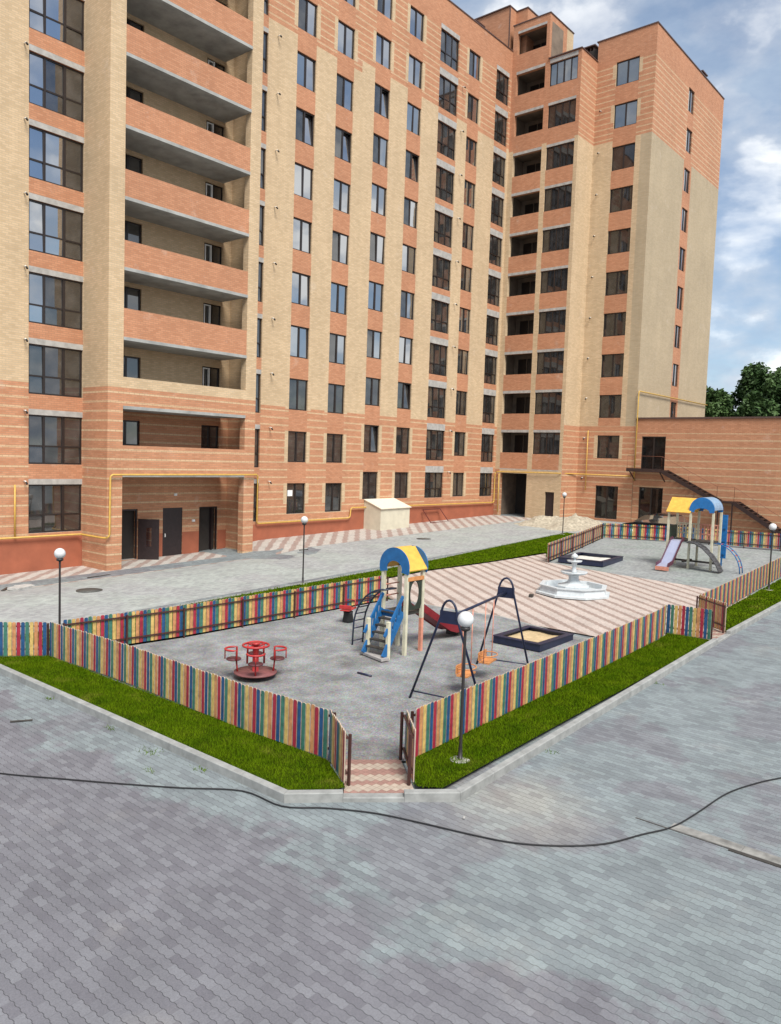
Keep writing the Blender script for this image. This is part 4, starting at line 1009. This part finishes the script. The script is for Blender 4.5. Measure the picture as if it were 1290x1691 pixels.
# fountain
M_FOUNT = plain('fountain_white', (.54, .58, .60), .45, .14, 6)
fx, fy = -3.9, -20.15; g5 = gz(fx, fy)
FT = thing('fountain', (fx, fy, g5), 'white tiered fountain with wide octagonal basin on the striped plaza', 'fountain')
mb = MB(); mb.lathe([(1.42, 0), (1.42, .07), (1.28, .09), (1.24, .26), (1.30, .30), (1.30, .33), (1.12, .33), (1.10, .14), (.05, .14)], (fx, fy, g5), 8, smooth=False); mb.build('basin', M_FOUNT, FT)
mb = MB(); mb.lathe([(.62, .14), (.62, .3), (.5, .34), (.40, .36), (.28, .42), (.20, .52), (.19, .66), (.24, .70)], (fx, fy, g5), 8, smooth=False); mb.build('pedestal', M_FOUNT, FT)
mb = MB(); mb.lathe([(.1, .70), (.42, .74), (.50, .80), (.50, .83), (.40, .81), (.1, .79)], (fx, fy, g5), 20); mb.build('lower_bowl', M_FOUNT, FT)
mb = MB(); mb.lathe([(.12, .79), (.09, .84), (.075, 1.0), (.10, 1.13), (.13, 1.17)], (fx, fy, g5), 16); mb.build('stem', M_FOUNT, FT)
mb = MB(); mb.lathe([(.08, 1.16), (.25, 1.19), (.29, 1.24), (.22, 1.235), (.05, 1.23), (.04, 1.33)], (fx, fy, g5), 20); mb.build('upper_bowl', M_FOUNT, FT)
mb = MB(); mb.lathe([(.04, 1.33), (.13, 1.36), (.14, 1.40), (.09, 1.46), (.03, 1.5), (.0005, 1.53)], (fx, fy, g5), 14); mb.build('finial', M_FOUNT, FT)

# ------------------------------------------------------------------ YARD BITS
# cream basement hatch
HB = thing('basement_entrance', (8.1, -.7, 0), 'cream box hatch with sloping white lid against the brick facade', 'hatch')
x0_, x1_, yf = 6.68, 9.6, -1.42; M_HB = plain('cream_panel', (.60, .56, .44), .6, .12, 2); zf = G(8, -1)
mb = MB(); v = [(x0_, yf, zf-.1), (x1_, yf, zf-.1), (x1_, -.01, zf-.1), (x0_, -.01, zf-.1), (x0_, yf, 1.12), (x1_, yf, 1.16), (x1_, -.01, 1.62), (x0_, -.01, 1.6)]
mb.add(v, [(0, 1, 5, 4), (1, 2, 6, 5), (2, 3, 7, 6), (3, 0, 4, 7), (4, 5, 6, 7)]); mb.build('walls', M_HB, HB)
mb = MB(); a_ = [(x0_-.06, yf-.1, 1.1), (x1_+.06, yf-.1, 1.14), (x1_+.06, -.01, 1.64), (x0_-.06, -.01, 1.62)]
mb.add(a_+[(p[0], p[1], p[2]+.04) for p in a_], [(3, 2, 1, 0), (4, 5, 6, 7), (0, 1, 5, 4), (1, 2, 6, 5), (2, 3, 7, 6), (3, 0, 4, 7)]); mb.build('lid', plain('pale_sheet_lid', (.72, .66, .54), .5, .08), HB)
# leaning frame
mb = MB(); fz = G(13.5, -.5); q = [(12.85, -.75, fz+.02), (14.95, -.75, fz+.02), (14.6, -.2, fz+.92), (12.6, -.2, fz+.9)]
for i in range(4): mb.bar(q[i], q[(i+1) % 4], .07, .05)
tag(mb.build('leaning_frame', plain('frame_dark_red', (.12, .025, .02), .5), loc=(13.7, -.5, fz)), 'dark red rectangular steel frame leaning on the plinth right of the cream hatch', 'frame')
# sand heap
mb = MB(); n = 44; vs_ = []
for i in range(n+1):
    for j in range(n+1):
        x = 14.4+7.0*i/n; y = -10.6+6.8*j/n; e1 = math.exp(-((x-19.4)/1.9)**2-((y+8.6)/1.7)**2)*.78+math.exp(-((x-18.2)/1.4)**2-((y+6.3)/1.2)**2)*.6+math.exp(-((x-16.8)/1.1)**2-((y+9.0)/1.0)**2)*.35
        nz = noise.fractal(Vector((x*1.6, y*1.6, 0)), 1, 2, 5); z = e1*(1+.25*nz)+.05*nz-.1
        vs_.append((x, y, G(x, y)+z))
mb.add(vs_, [(i*(n+1)+j, (i+1)*(n+1)+j, (i+1)*(n+1)+j+1, i*(n+1)+j+1) for i in range(n) for j in range(n)], 0, True)
tag(mb.build('sand_heap', plain('heap_sand', (.40, .355, .275), .95, .4, 5, bump=.8), loc=(18.5, -7.5, G(18.5, -7.5))), 'pale heap of building sand and rubble beside the far lamp', 'sand heap')
# manhole covers
M_IRON = plain('cast_iron', (.075, .075, .07), .6, .3, 12)
def manhole(x, y, lb, r_=.38):
    mb = MB(); mb.lathe([(r_+.08, -.02), (r_+.08, .012), (r_, .012), (r_, .02), (.02, .022)], (x, y, G(x, y)+.005), 28); tag(mb.build('manhole_cover', M_IRON, loc=(x, y, G(x, y))), lb, 'manhole cover')
manhole(-16.0, -7.1, 'dark round manhole cover in the road behind the left lamp'); manhole(5.4, -5.9, 'thin dark manhole cover far out on the road near the cream hatch', .35)
# loose slabs, planks
M_RUBBLE = plain('broken_slab', (.42, .41, .39), .9, .3, 6, bump=.3)
def slab(name, x, y, ang, sx, sy, h, m, lb, cat, lift=.012):
    z = G(x, y)+lift; mb = MB(); c, s_ = math.cos(ang), math.sin(ang); mb.obox((x, y, z+h/2), (c*sx/2, s_*sx/2, 0), (-s_*sy/2, c*sy/2, 0), (0, 0, h/2)); tag(mb.build(name, m, loc=(x, y, z), bevel=.006), lb, cat)
slab('broken_slab', -17.1, -4.0, .5, .75, .5, .09, M_RUBBLE, 'pale broken concrete slab lying on the pavement at the far left', 'slab')
slab('broken_slab', -16.7, -3.5, .1, .6, .45, .06, M_RUBBLE, 'thin pale slab lying right of the bigger broken slab at the left', 'slab')
slab('scrap_board', -17.5, -3.7, .9, .7, .12, .05, M_DKWOOD, 'dark scrap board beside the broken slabs at the left', 'board')
slab('scrap_board', -13.5, -3.35, .15, 1.1, .1, .04, M_DKWOOD, 'dark thin board on the pavement at the foot of the entrance pillar', 'board')
mb = MB(); gq = gz(-16.95, -21.4); mb.tube([(-16.95, -21.2, gq+.02), (-16.96, -21.38, gq+.03), (-16.93, -21.62, gq+.02)], .025, 7); tag(mb.build('loose_strip', M_NAVY, loc=(-16.95, -21.4, gq)), 'bent navy strip lying on the gravel in front of the ladder tower', 'strip')
slab('loose_stone', -5.65, -19.38, .3, .22, .14, .1, M_DKWOOD, 'small dark stone on the plaza left of the fountain', 'stone', .05)
slab('paper_scrap', -21.15, -27.2, .4, .06, .03, .02, M_RUBBLE, 'small white scrap of paper on the paving by the front kerb', 'litter')
slab('scrap_board', -23.7, -18.5, -.55, .4, .05, .02, M_DKWOOD, 'small dark stick lying on the paving beside the left kerb', 'stick')
# drain channel
mb = MB(); zd = G(-19.2, -30)
for i in range(8): y = -29.6-i*1.0; mb.box(-19.37, -19.16, y-.995, y, zd-.05, zd+.010, 0)
mb.box(-19.44, -19.372, -37, -30.45, zd-.05, zd+.006, 1); mb.box(-19.395, -19.372, -30.45, -29.1, zd-.05, zd+.006, 2)  # flush dark strip drawn as the slot, then a thin grey line
tag(mb.build('drain_channel', [plain('drain_concrete', (.24, .235, .22), .9, .45, 5), plain('drain_slot_dark', (.045, .04, .035), .9, .4, 9), plain('joint_dirt', (.09, .085, .08), .9, .4, 9)]), kind='structure')
# cable
CB = [(-33, -9), (-28.6, -14.2), (-26.6, -17.6), (-25.8, -19.1), (-25.03, -20.64), (-24.47, -21.56), (-23.92, -22.44), (-23.36, -23.28), (-22.78, -24.08), (-22.71, -24.93), (-22.31, -25.46), (-21.93, -26.13), (-21.69, -26.87), (-21.49, -27.58), (-21.28, -28.15), (-20.90, -28.69), (-20.44, -29.11), (-19.84, -29.39), (-19.33, -29.63), (-18.65, -29.75), (-17.62, -29.88), (-16.87, -30.13), (-16.36, -30.38), (-15.2, -31.0), (-13.4, -31.9), (-9.5, -33.2), (-4, -34.0), (4, -36.0), (14, -37)]
mb = MB(); pts = []
for i in range(len(CB)-1):
    p0, p1, p2, p3 = [Vector(CB[max(0, min(len(CB)-1, i+k))]) for k in (-1, 0, 1, 2)]
    for j in range(5):
        t_ = j/5; q = .5*((2*p1)+(-p0+p2)*t_+(2*p0-5*p1+4*p2-p3)*t_*t_+(-p0+3*p1-3*p2+p3)*t_**3); pts.append((q.x, q.y, G(q.x, q.y)+.02))
mb.tube(pts, .0115, 8); tag(mb.build('cable', M_BLACK, loc=(pts[0])), 'long black cable snaking across the paving in the foreground', 'cable')
# stuck note on a ground floor window
mb = MB(); mb.box(.12, .5, .075, .083, 1.95, 2.3); mb.build('paper_notice', M_WHITE, AB)

# parked car behind the farthest fence
PCx, PCy = 16.7, -15.2; g6 = G(PCx, PCy)+.004
CAR = thing('parked_car', (PCx, PCy, g6), 'black hatchback car parked between the farthest fence and the annex doors', 'car')
def car():
    m = plain('car_black_paint', (.012, .013, .016), .2, .2); gl = M_GLASS
    # profile along the length (y), width along x
    bot = [(-2.0, .28), (2.0, .28)]; mb = MB()
    prof = [(-2.02, .30), (-2.05, .62), (-1.95, .88), (-1.75, .95), (-1.05, .98), (1.0, .95), (1.85, .78), (2.0, .6), (2.0, .3)]
    n = len(prof)
    for sgn in (1,):
        W_ = [.72, .82, .84, .84, .85, .85, .80, .76, .74]
        L_ = [(PCx-w, PCy+p[0], g6+p[1]) for p, w in zip(prof, W_)]; R__ = [(PCx+w, PCy+p[0], g6+p[1]) for p, w in zip(prof, W_)]
        mb.add(L_+R__, [tuple(range(n)), tuple(range(n, 2*n))[::-1]]+[(i, n+i, n+i+1, i+1) for i in range(n-1)]+[(n-1, 2*n-1, n, 0)])
    b_ = mb.build('body', m, CAR, bevel=.04)
    mb = MB(); cab = [(-1.85, .95, .78), (-1.35, 1.44, .60), (-.1, 1.48, .60), (.55, 1.38, .58), (1.2, .95, .76)]
    L_ = [(PCx-w, PCy+y, g6+z) for y, z, w in cab]; R__ = [(PCx+w, PCy+y, g6+z) for y, z, w in cab]; n = len(cab)
    mb.add(L_+R__, [tuple(range(n)), tuple(range(n, 2*n))[::-1]]+[(i, n+i, n+i+1, i+1) for i in range(n-1)]); mb.build('cabin_glass', gl, CAR)
    mb = MB(); cab = [(-1.33, 1.452, .58), (-.1, 1.492, .58), (.5, 1.40, .56)]
    for (ya, za_, wa), (yb, zb_, wb) in zip(cab[:-1], cab[1:]): mb.add([(PCx-wa, PCy+ya, g6+za_), (PCx+wa, PCy+ya, g6+za_), (PCx+wb, PCy+yb, g6+zb_), (PCx-wb, PCy+yb, g6+zb_)]+[(PCx-wa, PCy+ya, g6+za_+.03), (PCx+wa, PCy+ya, g6+za_+.03), (PCx+wb, PCy+yb, g6+zb_+.03), (PCx-wb, PCy+yb, g6+zb_+.03)], [(0, 1, 2, 3), (7, 6, 5, 4), (0, 4, 5, 1), (1, 5, 6, 2), (2, 6, 7, 3), (3, 7, 4, 0)])
    mb.build('roof', m, CAR)
    for y in (-1.3, 1.25):
        for sx_ in (-1, 1):
            mb = MB(); mb.tube([(PCx+sx_*.66, PCy+y, g6+.31), (PCx+sx_*.86, PCy+y, g6+.31)], .31, 20, 0); w_ = mb.build('wheel', M_BLACK, CAR)
            mb = MB(); mb.tube([(PCx+sx_*.855, PCy+y, g6+.31), (PCx+sx_*.87, PCy+y, g6+.31)], .19, 16, 0); mb.build('rim', M_SLIDE, w_)
    for sx_ in (-1, 1): mb = MB(); mb.obox((PCx+sx_*.6, PCy+1.95, g6+.66), (.14, 0, 0), (0, .03, 0), (0, 0, .06)); mb.build('headlight', M_WHITE, CAR)
car()

# ------------------------------------------------------------------ TREES
def leafm(name, lo, hi):
    m, t, b = newmat(name); p = posv(t); n = noise_(t, p, .55, 4, .6); f = noise_(t, p, 6, 2, .5)
    col = mix_(t, ramp_(t, n, [(.3, 0.0), (.7, 1.0)]), lo, hi); col = mix_(t, 1, col, ramp_(t, f, [(.3, .7), (.7, 1.25)]), 'MULTIPLY')
    t.links.new(col, b.inputs['Base Color']); b.inputs['Roughness'].default_value = .6; b.inputs['Specular IOR Level'].default_value = .25; return m
M_LEAF = leafm('dark_leaf', (.036, .080, .024), (.085, .145, .045)); M_LEAF2 = leafm('lighter_leaf', (.045, .09, .016), (.095, .15, .03)); M_BARK = plain('bark', (.06, .045, .035), .9, .4, 3)
def tree(x, y, h, r, label, leaf, seed):
    rn = random.Random(seed); z0 = G(x, y); T = thing('deciduous_tree', (x, y, z0), label, 'tree', 'trees behind the annex')
    mb = MB(); mb.tube([(x, y, z0-.2), (x+.1, y, z0+h*.25), (x-.1, y+.1, z0+h*.5), (x, y, z0+h*.8)], [.32, .25, .16, .06], 9)
    lobes = []
    for i in range(46):
        a = rn.uniform(0, 2*PI); t_ = .30+.68*((i+.5)/46); rr = r*max(0, math.sin(PI*min(1, (t_-.12)/.93)))**.6*rn.uniform(.1, 1.0)**.6
        c = Vector((x+rr*math.cos(a), y+rr*math.sin(a), z0+h*t_-h*.06)); lobes.append((c, rn.uniform(.17, .30)*r))
        mb.tube([(x, y, z0+h*max(.2, t_-.28)), c.lerp(Vector((x, y, c.z)), .5)+Vector((0, 0, -.3)), c], [.09, .06, .02], 6)
    mb.build('trunk', M_BARK, T)
    vs, fs = [], []
    for c, R_ in lobes:
        for k in range(int(330*(R_/(.2*r))**2)):
            d = Vector((rn.gauss(0, 1), rn.gauss(0, 1), rn.gauss(0, .8))); d = d.normalized()*R_*rn.uniform(.35, 1.12)**.6
            p = c+d; s_ = rn.uniform(.13, .27); u = Vector((rn.gauss(0, 1), rn.gauss(0, 1), rn.gauss(0, .6))).normalized(); w = u.orthogonal().normalized(); w.rotate(Matrix.Rotation(rn.uniform(0, 6), 3, u))
            n = len(vs); vs += [p-u*s_, p+w*s_*.5, p+u*s_, p-w*s_*.5]; fs.append((n, n+1, n+2, n+3))
    me = bpy.data.meshes.new('crown'); me.from_pydata([tuple(Vector(v)-Vector((x, y, z0))) for v in vs], [], fs); me.materials.append(leaf)
    o = bpy.data.objects.new('crown', me); COL.objects.link(o); o.parent = T
tree(47.5, -4.6, 13.0, 2.9, 'lighter green tree rising against the end wall of the tall block', M_LEAF2, 1)
tree(52.0, -11.2, 14.2, 4.6, 'tallest dark tree above the annex roof', M_LEAF, 2)
tree(50.0, -7.6, 11.8, 3.4, 'lower dark tree in the dip between its taller neighbours above the annex roof', M_LEAF, 3)
tree(50.0, -15.4, 13.6, 4.6, 'dark tree above the annex roof at the right edge of the photo', M_LEAF, 4)
